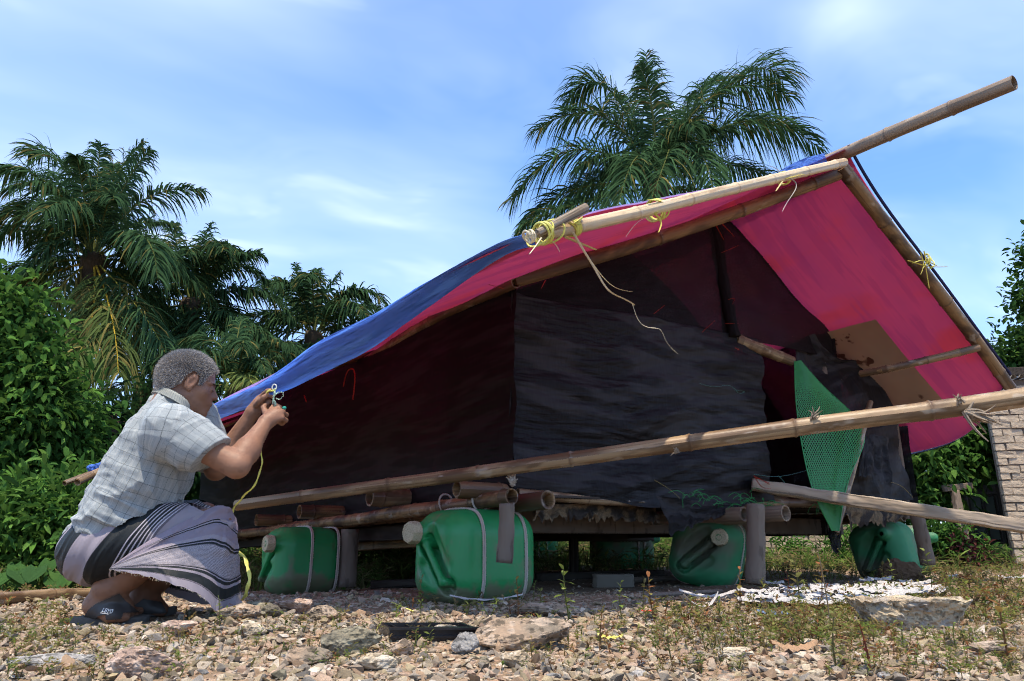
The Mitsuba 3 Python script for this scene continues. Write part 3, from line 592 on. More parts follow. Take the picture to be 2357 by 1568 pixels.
palm(215, 598, 17., 'tallest oil palm at the left with three yellow ribbed fronds hanging down', [
    ((150, 392), (66, 350), .5), ((112, 425), (-6, 395), -.3), ((110, 478), (30, 492), .8), ((222, 430), (232, 335), .6), ((285, 432), (346, 345), -.2), ((262, 420), (330, 330), 1.2), ((330, 462), (470, 440), .2), ((318, 540), (362, 640), -1.8),
    ((75, 532), (-10, 548), .6), ((60, 610), (-40, 640), -1.), ((70, 640), (-40, 660), -.8, YR), ((120, 690), (82, 815), -1.6, YR), ((211, 735), (155, 850), -2.2, YR), ((255, 720), (272, 860), -1.9, YR), ((322, 715), (385, 825), -1.2, dict(rach=(.3, .28, .06), age=.4)),
    ((160, 470), (120, 400), 1.4), ((250, 470), (262, 380), 1.8), ((190, 430), (175, 360), -1.4), ((300, 520), (400, 520), 1.5), ((140, 560), (60, 620), -1.6)], 42, fill=12, leaf=.285, size=3.2, pairs=98, wid=.042)
palm(440, 700, 20., 'oil palm just right of the tallest one, above the head of the man', [
    ((412, 590), (402, 515), .5), ((455, 590), (488, 515), .9), ((520, 600), (606, 590), -.2), ((500, 625), (600, 575), 1.2), ((545, 670), (650, 690), .3), ((380, 610), (330, 640), .7), ((540, 730), (640, 790), -1.2), ((500, 760), (600, 850), -1.8), ((430, 780), (420, 870), -2.2), ((390, 730), (340, 820), -1.4), ((480, 640), (520, 560), 1.4), ((420, 640), (360, 560), 1.6), ((560, 760), (690, 800), .6)], 43, fill=14, leaf=.285, size=3.4, pairs=92, wid=.046)
palm(722, 775, 23., 'lowest oil palm, seen over the blue edge of the tarpaulin', [
    ((695, 690), (682, 608), .4), ((742, 690), (782, 628), .8), ((815, 672), (892, 705), -.3), ((800, 720), (885, 760), .9), ((650, 672), (605, 650), .5), ((640, 740), (590, 800), -1.), ((690, 830), (650, 900), -1.6), ((770, 810), (800, 870), -1.5), ((720, 680), (730, 620), 1.4), ((760, 700), (840, 670), 1.3), ((670, 700), (640, 640), 1.5)], 44, fill=14, leaf=.285, size=3.4, pairs=88, wid=.05)
palm(545, 905, 15., 'young oil palm directly behind the head of the man, a bright frond by his face', [
    ((560, 865), (592, 905), -1.8, dict(col=(.13, .17, .05), rach=(.4, .36, .08))), ((600, 850), (700, 880), .4), ((590, 800), (660, 800), .8), ((480, 830), (380, 870), .4), ((500, 790), (420, 790), .9), ((545, 790), (560, 730), 1.), ((470, 890), (370, 960), -.6), ((610, 900), (680, 960), .6)], 45, rt=.2, fill=12, leaf=.24, size=2.3, pairs=84, wid=.038)
palm(60, 760, 24., 'shaded oil palm far left behind the broadleaf tree', [((30, 690), (-30, 680), .2), ((110, 690), (170, 700), .4), ((70, 680), (80, 620), .8), ((130, 740), (200, 800), .2)], 46, fill=12, leaf=.24, size=3.2, pairs=60)
palm(330, 900, 22., 'shaded oil palm low between the broadleaf tree and the man', [((280, 840), (220, 860), .3), ((380, 840), (430, 870), .3), ((330, 820), (330, 760), .8), ((280, 930), (240, 990), -.6), ((380, 940), (420, 1010), -.6)], 47, fill=16, leaf=.25, size=3.6, pairs=60)

# ------------------------------------------------------------------ broadleaf trees and shrubs
def leaves(C, N, L, rg, col, aspect=.45, droop=.5, cup=.12):
    """Many leaves in one mesh: at C, hanging outward along N; each a folded lozenge of 4 triangles."""
    n = len(C); d = N+rg.normal(0, .5, (n, 3)); d[:, 2] -= droop; d /= np.linalg.norm(d, axis=1, keepdims=True)
    s = np.cross(d, rg.normal(0, .35, (n, 3))+[0, 0, 1.]); s /= np.linalg.norm(s, axis=1, keepdims=True)+1e-9; u = np.cross(s, d); u = np.where(u[:, 2:3] < 0, -u, u)
    Ln = (L*rg.uniform(.6, 1.2, n))[:, None]; W = Ln*aspect*.5
    V = np.stack([C, C+d*Ln*.3-s*W*.8+u*cup*Ln, C+d*Ln*.68-s*W*.8+u*cup*Ln*.7, C+d*Ln-u*cup*Ln, C+d*Ln*.68+s*W*.8+u*cup*Ln*.7, C+d*Ln*.3+s*W*.8+u*cup*Ln, C+d*Ln*.5], 1)
    f = np.array([[6, 0, 1], [6, 1, 2], [6, 2, 3], [6, 3, 4], [6, 4, 5], [6, 5, 0]])
    F = (f[None]+(np.arange(n)*7)[:, None, None]).reshape(-1, 3)
    c = np.asarray(col)[rg.integers(0, len(col), n)]*rg.uniform(.7, 1.3, (n, 1))
    return V.reshape(-1, 3), F, None, np.clip(np.repeat(c, 7, 0), 0, 1)
GREEN = [(.045, .115, .025), (.06, .14, .03), (.035, .09, .022), (.085, .17, .035)]
LIME = [(.085, .19, .035), (.065, .15, .03), (.11, .22, .05), (.05, .12, .03)]
DARK = [(.02, .05, .016), (.028, .065, .02), (.018, .04, .014)]
def clumps(blobs, n, L, rg, col, aspect=.45, droop=.5, per=9, shell=.75):
    """Leaf sprays over blobs (centre, radii): twigs with several leaves, mostly near the surface."""
    vol = np.array([np.prod(b[1])**(2/3) for b in blobs]); k = rg.choice(len(blobs), n, p=vol/vol.sum())
    c = np.array([b[0] for b in blobs])[k]; r = np.array([b[1] for b in blobs])[k]
    d = rg.normal(size=(n, 3)); d /= np.linalg.norm(d, axis=1, keepdims=True); rad = shell+(1.08-shell)*rg.random((n, 1)); rad = np.where(rg.random((n, 1)) < .2, rg.random((n, 1)), rad)
    bump_ = .62+.76*meshkit.noise(d*2.3+k[:, None]*7., 3)[:, None]; S = c+d*r*rad*bump_
    C = np.repeat(S, per, 0)+np.repeat(d, per, 0)*rg.normal(0, L*.6, (n*per, 1))+rg.normal(0, L*.75, (n*per, 3)); N = np.repeat(d, per, 0)*.8+rg.normal(0, .4, (n*per, 3))
    return leaves(C, N, np.full(len(C), L), rg, col, aspect, droop)
def tree(name, label, cat_, foot, top, blobs, n, L, seed, col, rt=.08, group=None, aspect=.45, droop=.5, per=9, limbs=True):
    rg = np.random.default_rng(seed); k = thing(name, label, cat_, group)
    P = spline([foot, (np.asarray(foot)+top)/2+rg.normal(0, .05, 3), top], 16); V, F, _ = tube(P, np.linspace(rt, rt*.45, 16), 9); part(k, 'trunk', (V, F), 'm_trunk')
    if limbs:
        for c, r in blobs[:8]:
            j = P[rg.integers(7, 15)]; V, F, _ = tube(spline([j, (j+np.asarray(c))/2+[0, 0, .1], np.asarray(c)+[0, 0, r[2]*.4]], 10), np.linspace(rt*.45, rt*.1, 10), 6); part(k, 'limb', (V, F), 'm_trunk')
    M = clumps(blobs, n, L, rg, col, aspect, droop, per); part(k, 'crown', M, 'm_leaf', True, color=M[3], kind='stuff')
    return k
def bl(px, py, D, rx, ry, rz=None):                               # a blob seen at that pixel, radii in frame pixels
    s = D*CP/FOC; return at(px, py, D), np.array([rx*s, (rz or rx)*s, ry*s])
tree('broadleaf_tree', 'dense glossy broadleaf tree at the left edge', 'tree', at(150, 1330, 9.6), at(90, 760, 9.8), [bl(20, 760, 9.4, 75, 95), bl(70, 850, 9.2, 80, 70), bl(-10, 900, 9.2, 70, 80), bl(60, 960, 9., 85, 60), bl(130, 930, 9.3, 65, 60), bl(20, 1040, 9., 70, 60), bl(110, 1010, 9.3, 70, 55), bl(160, 1000, 9.8, 55, 60), bl(30, 1110, 8.8, 70, 40), bl(-20, 700, 9.6, 60, 50)], 1000, .175, 51, GREEN+LIME[:1], .12, aspect=.48, per=8)
tree('bush', 'sunlit leafy bush behind the back of the man', 'bush', at(120, 1330, 7.2), at(120, 1200, 7.2), [bl(30, 1190, 7.0, 75, 55), bl(110, 1180, 7.1, 75, 55), bl(185, 1195, 7.2, 60, 46), bl(60, 1250, 6.9, 90, 45), bl(150, 1240, 6.9, 70, 50), bl(0, 1270, 6.9, 60, 50), bl(225, 1125, 8.9, 40, 30)], 640, .15, 52, LIME, .03, aspect=.32, droop=.15, per=9)
tree('dark_tree', 'dark shaded tree between the palms and the leafy bush', 'tree', at(260, 1330, 12.), at(260, 950, 12.), [bl(230, 1010, 12., 90, 90), bl(330, 1000, 13., 90, 110), bl(140, 1080, 12., 80, 70), bl(420, 1050, 12., 90, 90), bl(300, 1120, 12., 120, 70)], 900, .16, 53, DARK, .14, per=9)
tree('dark_tree', 'dark thicket behind the blue tarpaulin edge', 'tree', at(650, 1330, 18.), at(650, 900, 18.), [bl(560, 980, 18., 120, 90), bl(700, 960, 18., 120, 90), bl(820, 900, 20., 90, 80), bl(640, 1080, 18., 160, 90), bl(450, 1000, 19, 110, 110)], 900, .22, 54, DARK, .16, per=9)
tree('dark_tree', 'dark thicket low behind the left end of the hut', 'tree', at(480, 1330, 14.), at(480, 1150, 14.), [bl(380, 1200, 14., 130, 80), bl(560, 1200, 14., 130, 80), bl(720, 1190, 14., 130, 80)], 700, .2, 55, DARK, .12, per=9)
tree('fruit_tree', 'dark leaved tree at the right edge above the house roof', 'tree', at(2420, 1300, 12.), at(2400, 800, 12.), [bl(2345, 820, 12., 48, 62), bl(2400, 830, 12., 70, 80), bl(2362, 690, 12., 24, 40), bl(2385, 600, 12., 32, 60), bl(2420, 700, 12., 60, 90)], 620, .14, 56, [(.03, .075, .02), (.045, .10, .028), (.07, .14, .03)], .12, aspect=.5, droop=.05, per=8)
tree('shrub', 'broadleaf shrub growing between the hut and the wooden shed', 'shrub', at(2120, 1330, 8.6), at(2120, 1120, 8.6), [bl(2100, 1090, 8.3, 45, 40), bl(2150, 1050, 8.3, 50, 45), bl(2205, 1010, 8.4, 50, 40), bl(2255, 1020, 8.6, 45, 38), bl(2110, 1160, 8.3, 40, 45), bl(2150, 1120, 8.4, 45, 40), bl(2060, 1120, 8.6, 40, 60), bl(2240, 1065, 8.6, 40, 26)], 520, .135, 57, LIME+GREEN, .03, aspect=.42, droop=.35, per=7)
tree('shrub', 'low green shrub beside the right hand jerrycan', 'shrub', at(2160, 1330, 7.9), at(2160, 1250, 7.9), [bl(2160, 1235, 7.9, 42, 28), bl(2205, 1262, 7.9, 36, 28), bl(2130, 1270, 8., 30, 25)], 150, .1, 58, GREEN, .02, aspect=.32, droop=.1, per=8, limbs=False)
tree('shrub', 'red leaved ornamental shrub at the foot of the shed', 'shrub', at(2225, 1318, 7.8), at(2225, 1270, 7.8), [bl(2215, 1275, 7.8, 30, 22), bl(2240, 1290, 7.8, 26, 18)], 70, .095, 59, [(.09, .03, .035), (.06, .025, .03), (.12, .045, .04)], .012, aspect=.3, droop=-.1, per=7, limbs=False)
for i, (px, py, w, h, D, lb) in enumerate([(1830, 1268, 60, 42, 8.6, 'thin green sapling in front of the low brick wall'), (1930, 1262, 60, 46, 8.4, 'bushy green sapling at the right end of the low brick wall'), (1990, 1250, 40, 50, 8.3, 'green sapling left of the right hand jerrycan')]):
    tree('sapling', lb, 'sapling', at(px, py+65, D), at(px, py, D), [bl(px-w*.4, py, D, w*.4, h), bl(px+w*.35, py+8, D, w*.45, h*.8)], 62, .085, 60+i, LIME, .012, 'saplings by the brick wall', aspect=.3, droop=.1, per=7, limbs=False)
for i, (px, py, w, h, D, lb) in enumerate([(640, 1270, 90, 60, 11., 'green bush seen under the hut behind the left jerrycan'), (880, 1270, 90, 55, 11., 'green bush seen under the hut beside the nearest jerrycan'), (1390, 1262, 110, 60, 11.5, 'green bush seen under the hut between the far jerrycans'), (1560, 1250, 100, 70, 12., 'tall grassy bush seen under the hut left of the second jerrycan')]):
    tree('bush', lb, 'bush', at(px, py+60, D), at(px, py, D), [bl(px-w*.5, py, D, w*.6, h), bl(px+w*.5, py+5, D, w*.6, h*.9)], 190, .13, 70+i, LIME, .02, aspect=.25, droop=.0, per=9, limbs=False)
for i, px in enumerate(range(-500, 3000, 350)):                    # the wood that closes the clearing
    D = 27+3*math.sin(i*2.1)
    tree('forest_tree', 'distant tree of the dark wood behind the clearing', 'tree', at(px, 1270, D), at(px, 1120, D), [bl(px-90, 1190, D, 130, 70), bl(px+90, 1170, D, 130, 80), bl(px, 1120, D, 110, 60)], 330, .34, 80+i, DARK+GREEN[:1], .2, 'trees of the far wood', per=8, limbs=False)
def taro(px, py, D, seed, label, n=6, s=1.):
    rg = np.random.default_rng(seed); k = thing('taro_plant', label, 'taro plant', 'taro plants at the left'); O = at(px, py, D); O[2] = gz(O[0], O[1])
    for i in range(n):
        a = rg.uniform(0, 6.283); r = rg.uniform(.06, .26)*s; h = rg.uniform(.10, .30)*s; T = O+[math.cos(a)*r, math.sin(a)*r-.1, h]
        V, F, _ = tube(spline([O, O+(T-O)*[.3, .3, .7], T], 8), .006*s, 5); part(k, 'stem', (V, F), 'm_herb', True, color=np.tile((.10, .19, .05), (len(V), 1)))
        L = rg.uniform(.15, .24)*s; f = np.array([math.cos(a)*.7+rg.normal(0, .2), math.sin(a)*.3-.55, -.45]); f /= np.linalg.norm(f); sd = np.cross(f, [0, 0, 1.]); sd /= np.linalg.norm(sd); up = np.cross(sd, f)
        def fn(p, q):                                               # heart shape with a folded midrib
            w = np.where(p < .28, .34+.5*(p/.28)**.6*.36, .52*np.cos((p-.28)/.72*np.pi/2)**.8); b = q*2-1
            x = (p*1.12-.28*np.abs(b)*(p < .28)*(1-p/.28)-.12); z = .10*np.abs(b)*w-.16*p*p+.012*np.sin(np.abs(b)*9+p*8)
            return T+L*(x[..., None]*f+(b*w)[..., None]*sd+z[..., None]*up)
        V, F, _ = grid(fn, 11, 13); c = np.array([(.06, .14, .04), (.085, .18, .05), (.05, .115, .04)])[rg.integers(0, 3)]
        part(k, 'leaf', (V, F), 'm_herb', True, color=np.tile(c, (len(V), 1)))
for i, (px, py, D, lb, n, s) in enumerate([(95, 1345, 6.3, 'taro plant with broad heart leaves, middle of the three', 9, .78), (20, 1352, 6.2, 'taro plant at the far left edge', 9, .72), (165, 1335, 6.6, 'taro plant nearest the seat of the man', 8, .7)]): taro(px, py, D, 90+i, lb, n, s)
def far_grass():
    rg = np.random.default_rng(14); n = 9000
    y = rg.uniform(7.2, 15, n); x = rg.uniform(-1, 1, n)*y*.85; x2 = rg.uniform(-1, 0, 1500)*5-1.2; y2 = rg.uniform(6.2, 8, 1500)
    x, y = np.r_[x, x2], np.r_[y, y2]; P = np.column_stack([x, y, gz(x, y)]); h = rg.uniform(.06, .2, len(P))*(1+.9*((y > 9.6) & (y < 13) & (x > -4) & (x < 4)))
    return sprig_cloud(P, h, rg, np.array([(.11, .20, .04), (.17, .24, .06), (.20, .19, .08), (.22, .18, .09), (.07, .12, .03)]), 5, .12, .9)
g = far_grass(); solo('grass', g, 'm_herb', 'tall sunlit grass and weeds behind the hut', 'grass', kind='stuff', smooth=False, color=g[3])
pri('m_bag', (.55, .68, .62), .35, .4)
def bag():
    V, F = rock(5, 16, 1.); V, F = bevel_rock(V, F, 3, .16, 6); O = gnd(212, 1325); return V*[.10, .08, .13]+O+[0, 1.6, .09], F
solo('plastic_bag', bag(), 'm_bag', 'crumpled pale green plastic bag beside the taro plants', 'bag')

# ------------------------------------------------------------------ brick house, low wall, shed
def f_brick(p, n, uv):
    return mix(mix((.47, .39, .285), (.39, .32, .235), cell_rand(dr.floor(p.x*4.), dr.floor(p.y*4.), dr.floor(p.z*13))), (.28, .22, .16), smoothstep(.5, .8, fbm(p.x*22, p.y*22, p.z*22, 3))*.5)
def h_brick(p, n, uv): return fbm(p.x*45, p.y*45, p.z*45, 3)*.008
bump('m_brick', proc(f_brick), proc(h_brick), .95, .15)
pri('m_mortar', (.15, .125, .10), .95, .1)
def brick_wall(name, label, cat_, A, Bv, height, z0, bl_=.21, bh=.076, dep=.1, seed=0, cut=None, ret=0, limit=290):
    """A wall of single bricks from A along the horizontal unit vector Bv[0], length Bv[1]; the visible face looks along Bv[2]."""
    d, L, nrm = Bv; rg = np.random.default_rng(seed); k = thing(name, label, cat_); up = np.array([0, 0, 1.])
    M = np.column_stack([d, -nrm, up])
    V, F = box(L/2, dep*.5+.012, height/2, L-.01, dep, height); part(k, 'core', (V@M.T+[A[0], A[1], z0], F), 'm_mortar', False)
    rows = int(height/bh); g = .011; cnt = 0; rest = []
    for r in range(rows):
        x = -(.5*bl_ if r % 2 else 0); 
        while x < L:
            x0, x1 = max(0, x), min(L, x+bl_-g)
            if x1-x0 > .03:
                sx, sz = x1-x0, bh-g; b = trimesh.creation.box((sx, dep*.6, sz)).subdivide(); V = np.asarray(b.vertices)*(1-.02*rg.random(3)); V += rg.normal(0, .002, V.shape)
                V = V+[(x0+x1)/2, dep*.3+.002+rg.uniform(-.012, .006), r*bh+bh/2+rg.normal(0, .004)]; Q = (V@M.T+[A[0], A[1], z0], np.array(b.faces))
                if cnt < limit: part(k, 'brick', Q, 'm_brick', False); cnt += 1
                else: rest.append(Q)
            x += bl_*rg.uniform(.94, 1.06)
    if rest: V, F, _, _ = cat(rest); part(k, 'brickwork', (V, F), 'm_brick', False, kind='stuff')
    return k
def houses():
    D = 7.6; A = at(2338, 1290, D); d = np.array([.97, -.24, 0]); d /= np.linalg.norm(d); n = np.array([d[1], -d[0], 0])
    if n[1] > 0: n = -n
    top = at(2276, 945, D)[2]
    brick_wall('brick_house', 'tan brick house wall at the right edge', 'house', A, (d, 1.5, n), 2.05, -.1, .19, .0765, .11, 4, limit=220)
    k = [x for x in labels if x.startswith('brick_house')][0]
    q = A+d*(-.02); V, F = box(0, 0, 0, .1, 2.6, 2.05); b = np.column_stack([d, -n, [0, 0, 1]])
    w_ = np.array([.8, .6, 0]); V, F, _ = beam(A+d*.10+w_*.14+[0, 0, .92], A+d*.10+w_*2.6+[0, 0, .92], .1, 2.0); part(k, 'side_wall', (V, F), 'm_mortar', False)
    # corrugated roof edge above the pole
    def fn(a, c):
        x = a*2.2+.12; y = c*2.6-.10; P = A+x[..., None]*d-y[..., None]*n; P[..., 2] = 1.975+.02*np.sin(x*80)+.09*c; return P
    V, F, _ = grid(fn, 110, 6); pri('m_zinc', (.34, .33, .31), .45, .5, metallic=.6); part(k, 'roof', (V, F), 'm_zinc', True)
    V, F, _ = beam(A+d*.1+n*.05+[0, 0, 1.935], A+d*1.8+n*.05+[0, 0, 1.935], .04, .09); part(k, 'fascia', (V, F), 'm_darkwood', False)
    # weathered wooden shed behind
    k = thing('wooden_shed', 'dark weathered plank shed with a grey window behind the shrub', 'shed'); D2 = 9.6
    S0, S1 = at(2195, 1290, D2), at(2420, 1290, D2); S0[2] = S1[2] = 0
    e = (S1-S0)/np.linalg.norm(S1-S0); L = np.linalg.norm(S1-S0); nb = np.array([e[1], -e[0], 0])
    pri('m_shed', f_wood((.115, .10, .085), (.055, .047, .04)), .9, .15)
    for i in range(11):
        x = (i+.5)*L/11; V, F, U = beam(S0+e*x+nb*(.012*(i % 2))+[0, 0, .25], S0+e*x+nb*(.012*(i % 2))+[0, 0, 2.3], L/11*.96, .02, up=nb, n=3); part(k, 'plank', (V, F), 'm_shed', False, uv=U)
    V, F, U = beam(S0-e*.3+nb*.4+[0, 0, 1.62], S1+nb*.4+[0, 0, 1.62], .08, .1); part(k, 'eave_beam', (V, F), 'm_shed', False, uv=U)
    W0 = at(2240, 1165, D2)+nb*.05; pri('m_oldglass', (.20, .24, .22), .25, .5)
    for j in range(2):
        V, F, _ = beam(W0+e*.15*j*1.15+[0, 0, -.42], W0+e*.15*j*1.15+[0, 0, .12], .14, .012, up=nb, n=2); f = part(k, 'window', (V, F), 'm_oldglass', False)
    for a0, a1 in (((-.1, -.46), (.28, -.46)), ((-.1, .16), (.28, .16)), ((-.1, -.46), (-.1, .16)), ((.28, -.46), (.28, .16)), ((.09, -.46), (.09, .16))):
        V, F, U = beam(W0+e*a0[0]+nb*.02+[0, 0, a0[1]], W0+e*a1[0]+nb*.02+[0, 0, a1[1]], .03, .03, n=3); part(k, 'window_frame', (V, F), 'm_shed', False, uv=U)
    G = at(2236, 1318, 7.7); G[2] = -.05; V, F, U = beam(G, at(2196, 1130, 8.), .075, .075, up=nb, rough=.02); part(k, 'support_post', (V, F), 'm_post', True, uv=U)
    V, F, U = beam(at(2170, 1125, 8.), at(2235, 1118, 8.), .05, .07); part(k, 'cross_beam', (V, F), 'm_post', True, uv=U)
    V, F, U = beam(at(2180, 1285, 8.6), at(2330, 1285, 9.), .04, .07); part(k, 'floor_beam', (V, F), 'm_post', True, uv=U)
    V, F = grid(lambda a, c: (S0-e*.35+nb*.5+[0, 0, 1.72])+(a*(L+.6))[..., None]*e-(c*1.4)[..., None]*nb+(c*.4)[..., None]*np.array([0, 0, 1.]), 3, 3)[:2]; part(k, 'roof', (V, F), 'm_zinc', False)
    # low wall seen under the hut
    A = at(1760, 1300, 9.3); A[2] = 0; B = at(1975, 1300, 9.3); B[2] = 0; d = (B-A)/np.linalg.norm(B-A); n = np.array([d[1], -d[0], 0])
    brick_wall('brick_wall', 'low tan brick wall seen under the floor of the hut', 'wall', A-d*.5, (d, np.linalg.norm(B-A)+.6, n), .84, -.1, .2, .075, .1, 6, limit=130)
houses()
# ------------------------------------------------------------------ the hut: frame, nets, floor
def f_net(p, n, uv):
    a = fbm(uv.x*3.+.5*noise(uv.x*2, uv.y*3, 1.), uv.y*17+2.5*noise(uv.x*1.6, uv.y*2, 4.), 2., 4); b = noise(uv.x*190, uv.y*34, 3.)
    return mix((.005, .005, .0055), (.030, .030, .032), smoothstep(.42, .66, a)*.75+b*.25)
def f_net3(p, n, uv): return mix((.004, .004, .0043), (.017, .0165, .018), smoothstep(.4, .75, fbm(uv.x*2.5, uv.y*22+2*noise(uv.x*1.2, uv.y*2, 4.), 2., 4))*.8+.2*noise(uv.x*190, uv.y*34, 3.))
def h_net(p, n, uv): return fbm(uv.x*6, uv.y*55, 6., 3)*.011+noise(uv.x*150, uv.y*150, 1.)*.0022
bump('m_net', proc(f_net), proc(h_net), .6, .22)
def f_net2(p, n, uv): return mix((.005, .0045, .005), (.018, .0155, .018), noise(uv.x*160, uv.y*160, 3.)*fbm(uv.x*8, uv.y*8, 3., 3)*1.6)
bump('m_net_side', proc(f_net3), proc(h_net), .65, .18)
bump('m_net_thin', proc(f_net2), proc(h_net), .7, .15)
def f_sack(p, n, uv): return mix((.20, .14, .08), (.05, .042, .036), smoothstep(.35, .62, fbm(uv.x*9, uv.y*3, 4., 4)))*(.6+.4*noise(uv.x*130, uv.y*60, 2.))
pri('m_sack', proc(f_sack), .95, .1)
for k_, o_ in (('m_net', .97), ('m_net_side', .985), ('m_net_thin', .93)): scene[k_] = {'type': 'mask', 'opacity': o_, 'bsdf': scene[k_]}   # the weave lets a little light through
HT = thing('floating_hut', 'dark net walled bamboo hut standing on green jerrycans', 'hut')
A_ = HC*0
ZL = lambda v: -.030*max(v, 0)                                     # the platform dips a little to the back
def hb(name, P, r0, r1, mat, seed, label=None, **kw): return put_bamboo(HT, name, [np.asarray(x, float) for x in P], r0, r1, mat, seed, label, **kw)
# long rails along the hut, their open ends towards the camera
hb('rail', [onv(1176, 1144, -.22), onv(1176, 1144, -.22)+HV*4.0+[0, 0, -.13], onv(1176, 1144, -.22)+HV*7.2+[0, 0, -.2]], .040, .036, 'm_bamboo_dark', 3, gap=.30)
E2 = onv(1262, 1151, -.30); hb('rail', [E2, E2+HV*7.0+[0, 0, -.16]], .047, .042, 'm_bamboo_dark', 4, gap=.36, wall=.42)
E3 = onv(1712, 1181, -.42); hb('rail', [E3, E3+HV*7.0+[0, 0, -.10]], .043, .04, 'm_bamboo_grey', 5, gap=.3)
E4 = onv(1808, 1184, -.45); hb('rail', [E4, E4+HV*7.0+[0, 0, -.10]], .050, .044, 'm_bamboo_grey', 6, gap=.42)
E5 = hut(3.5, -.3, .47); hb('rail', [E5, E5+HV*7.0+[0, 0, -.06]], .045, .045, 'm_bamboo_dark', 7)
for i, (px, py, r, m) in enumerate([(1052, 1126, .042, 'm_bamboo'), (848, 1144, .058, 'm_bamboo'), (690, 1176, .052, 'm_bamboo_dark'), (588, 1199, .05, 'm_bamboo_dark')]):
    P = onu(px, py, -.33); Q = P+HU*4.2; Q[2] = P[2]+.02; hb('joist', [P, Q], r, r*.9, m, 10+i, gap=.34)
P = onu(1050, 1137, -.30); hb('joist', [P, P+HU*1.2], .024, .02, 'm_bamboo', 16, gap=.4)
for v in (3.2, 4.6, 5.8): hb('joist', [hut(-.2, v, .47+ZL(v)), hut(3.9, v, .49)], .045, .04, 'm_bamboo_dark', 20+int(v))
hb('sill', [onv(1190, 1136, -.03), onv(1400, 1152, -.08), onv(1900, 1160, -.25), hut(3.75, -.4, .53)], .026, .028, 'm_bamboo', 26)
# posts
def post(px0, py0, px1, py1, v, r0, r1, mat='m_post', seed=0):
    P, Q = onv(px0, py0, v), onv(px1, py1, v); S = spline([P, (P+Q)/2+[.004, 0, 0], Q], 14); V, F, U = tube(S, np.linspace(r0, r1, 14)*(1+.04*np.sin(np.arange(14)*1.3)), 14); U[:, 0] *= 2
    part(HT, 'post', (V, F), mat, True, uv=U)
post(1166, 1160, 1160, 1296, -.33, .036, .040)
post(1738, 1162, 1737, 1345, -.52, .050, .055)
post(2108, 1180, 2135, 1300, -.62, .045, .05)
P, Q = onu(806, 1218, -.15), onu(797, 1350, -.15); V, F, U = tube(spline([P, Q], 10), np.linspace(.062, .066, 10), 14); part(HT, 'post', (V, F), 'm_post', True, uv=U)
P = at(1320, 1240, 6.6); Q = at(1320, 1350, 6.6); V, F, U = tube(spline([P, Q], 6), .045, 10); part(HT, 'post', (V, F), 'm_darkwood', True, uv=U)
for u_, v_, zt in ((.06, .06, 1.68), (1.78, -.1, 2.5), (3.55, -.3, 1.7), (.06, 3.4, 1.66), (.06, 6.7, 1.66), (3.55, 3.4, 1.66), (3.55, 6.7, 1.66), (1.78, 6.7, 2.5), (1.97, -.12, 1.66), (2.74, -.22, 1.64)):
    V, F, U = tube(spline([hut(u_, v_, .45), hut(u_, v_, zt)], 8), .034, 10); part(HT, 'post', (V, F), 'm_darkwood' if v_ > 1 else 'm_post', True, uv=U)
# boards slung under the floor
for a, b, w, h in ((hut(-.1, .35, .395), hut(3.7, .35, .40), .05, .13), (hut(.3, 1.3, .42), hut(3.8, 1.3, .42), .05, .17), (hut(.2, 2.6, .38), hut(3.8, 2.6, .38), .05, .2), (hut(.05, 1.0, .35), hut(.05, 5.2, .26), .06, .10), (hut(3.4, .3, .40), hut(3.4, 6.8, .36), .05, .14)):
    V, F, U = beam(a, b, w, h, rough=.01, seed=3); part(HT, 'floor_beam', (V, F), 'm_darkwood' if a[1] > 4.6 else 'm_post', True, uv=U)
V, F, U = beam(hut(.18, 1.05, .30), hut(.18, 3.3, .22), .04, .09, rough=.01); part(HT, 'floor_beam', (V, F), 'm_bamboo_dark', True, uv=U)
for i in range(40):                                                # split bamboo floor
    v = -.02+i*.172; P0, P1 = hut(.04, v, .515+ZL(v)), hut(3.6, v-.25*(i < 3)*0, .53)
    V, F, U = beam(P0, P1, .158, .016, n=4); part(HT, 'floor_slat', (V, F), 'm_darkwood', False, uv=U)
# roof frame
APEX = hut(1.75, -1.08, 2.525)
hb('ridge_pole', [onv(2330, 190, -2.05), hut(1.80, -1.0, 2.665), hut(1.80, 6.8, 2.62)], .040, .050, 'm_bamboo_grey', 31, gap=.42, wall=.16)
hb('rafter', [APEX+[0, 0, -.01], hut(.9, -.55, 2.10), hut(-.03, -.03, 1.72)], .038, .044, 'm_bamboo_dark', 33, gap=.5, wall=.3)
hb('rafter', [onv(1935, 385, -1.1), onv(2110, 610, -1.12), onv(2325, 892, -1.1)], .043, .040, 'm_bamboo_dark', 34, gap=.4)
for v in (2.2, 4.4, 6.6):
    hb('rafter', [hut(1.78, v, 2.58), hut(-.9, v, 1.30)], .03, .03, 'm_bamboo_dark', 36+int(v)); hb('rafter', [hut(1.8, v, 2.58), hut(3.75, v, 1.36)], .03, .03, 'm_bamboo_dark', 46+int(v))
hb('wall_plate', [hut(-.04, -.06, 1.70), hut(-.05, 1.0, 1.70), hut(.05, 2.2, 1.69), hut(-.05, 6.9, 1.66)], .032, .03, 'm_bamboo', 40)
hb('wall_plate', [hut(3.62, -.4, 1.40), hut(3.62, 6.9, 1.36)], .032, .03, 'm_bamboo_dark', 41)
PU = onv(2250, 800, -1.13); hb('purlin', [PU, onv(2012, 855, -.66), onv(2012, 855, -.66)+HV*.10], .026, .024, 'm_bamboo_dark', 43, gap=.3)
hb('lintel', [onv(1690, 782, -.17), onv(1822, 832, -.26)], .045, .036, 'm_bamboo', 44, gap=.2)
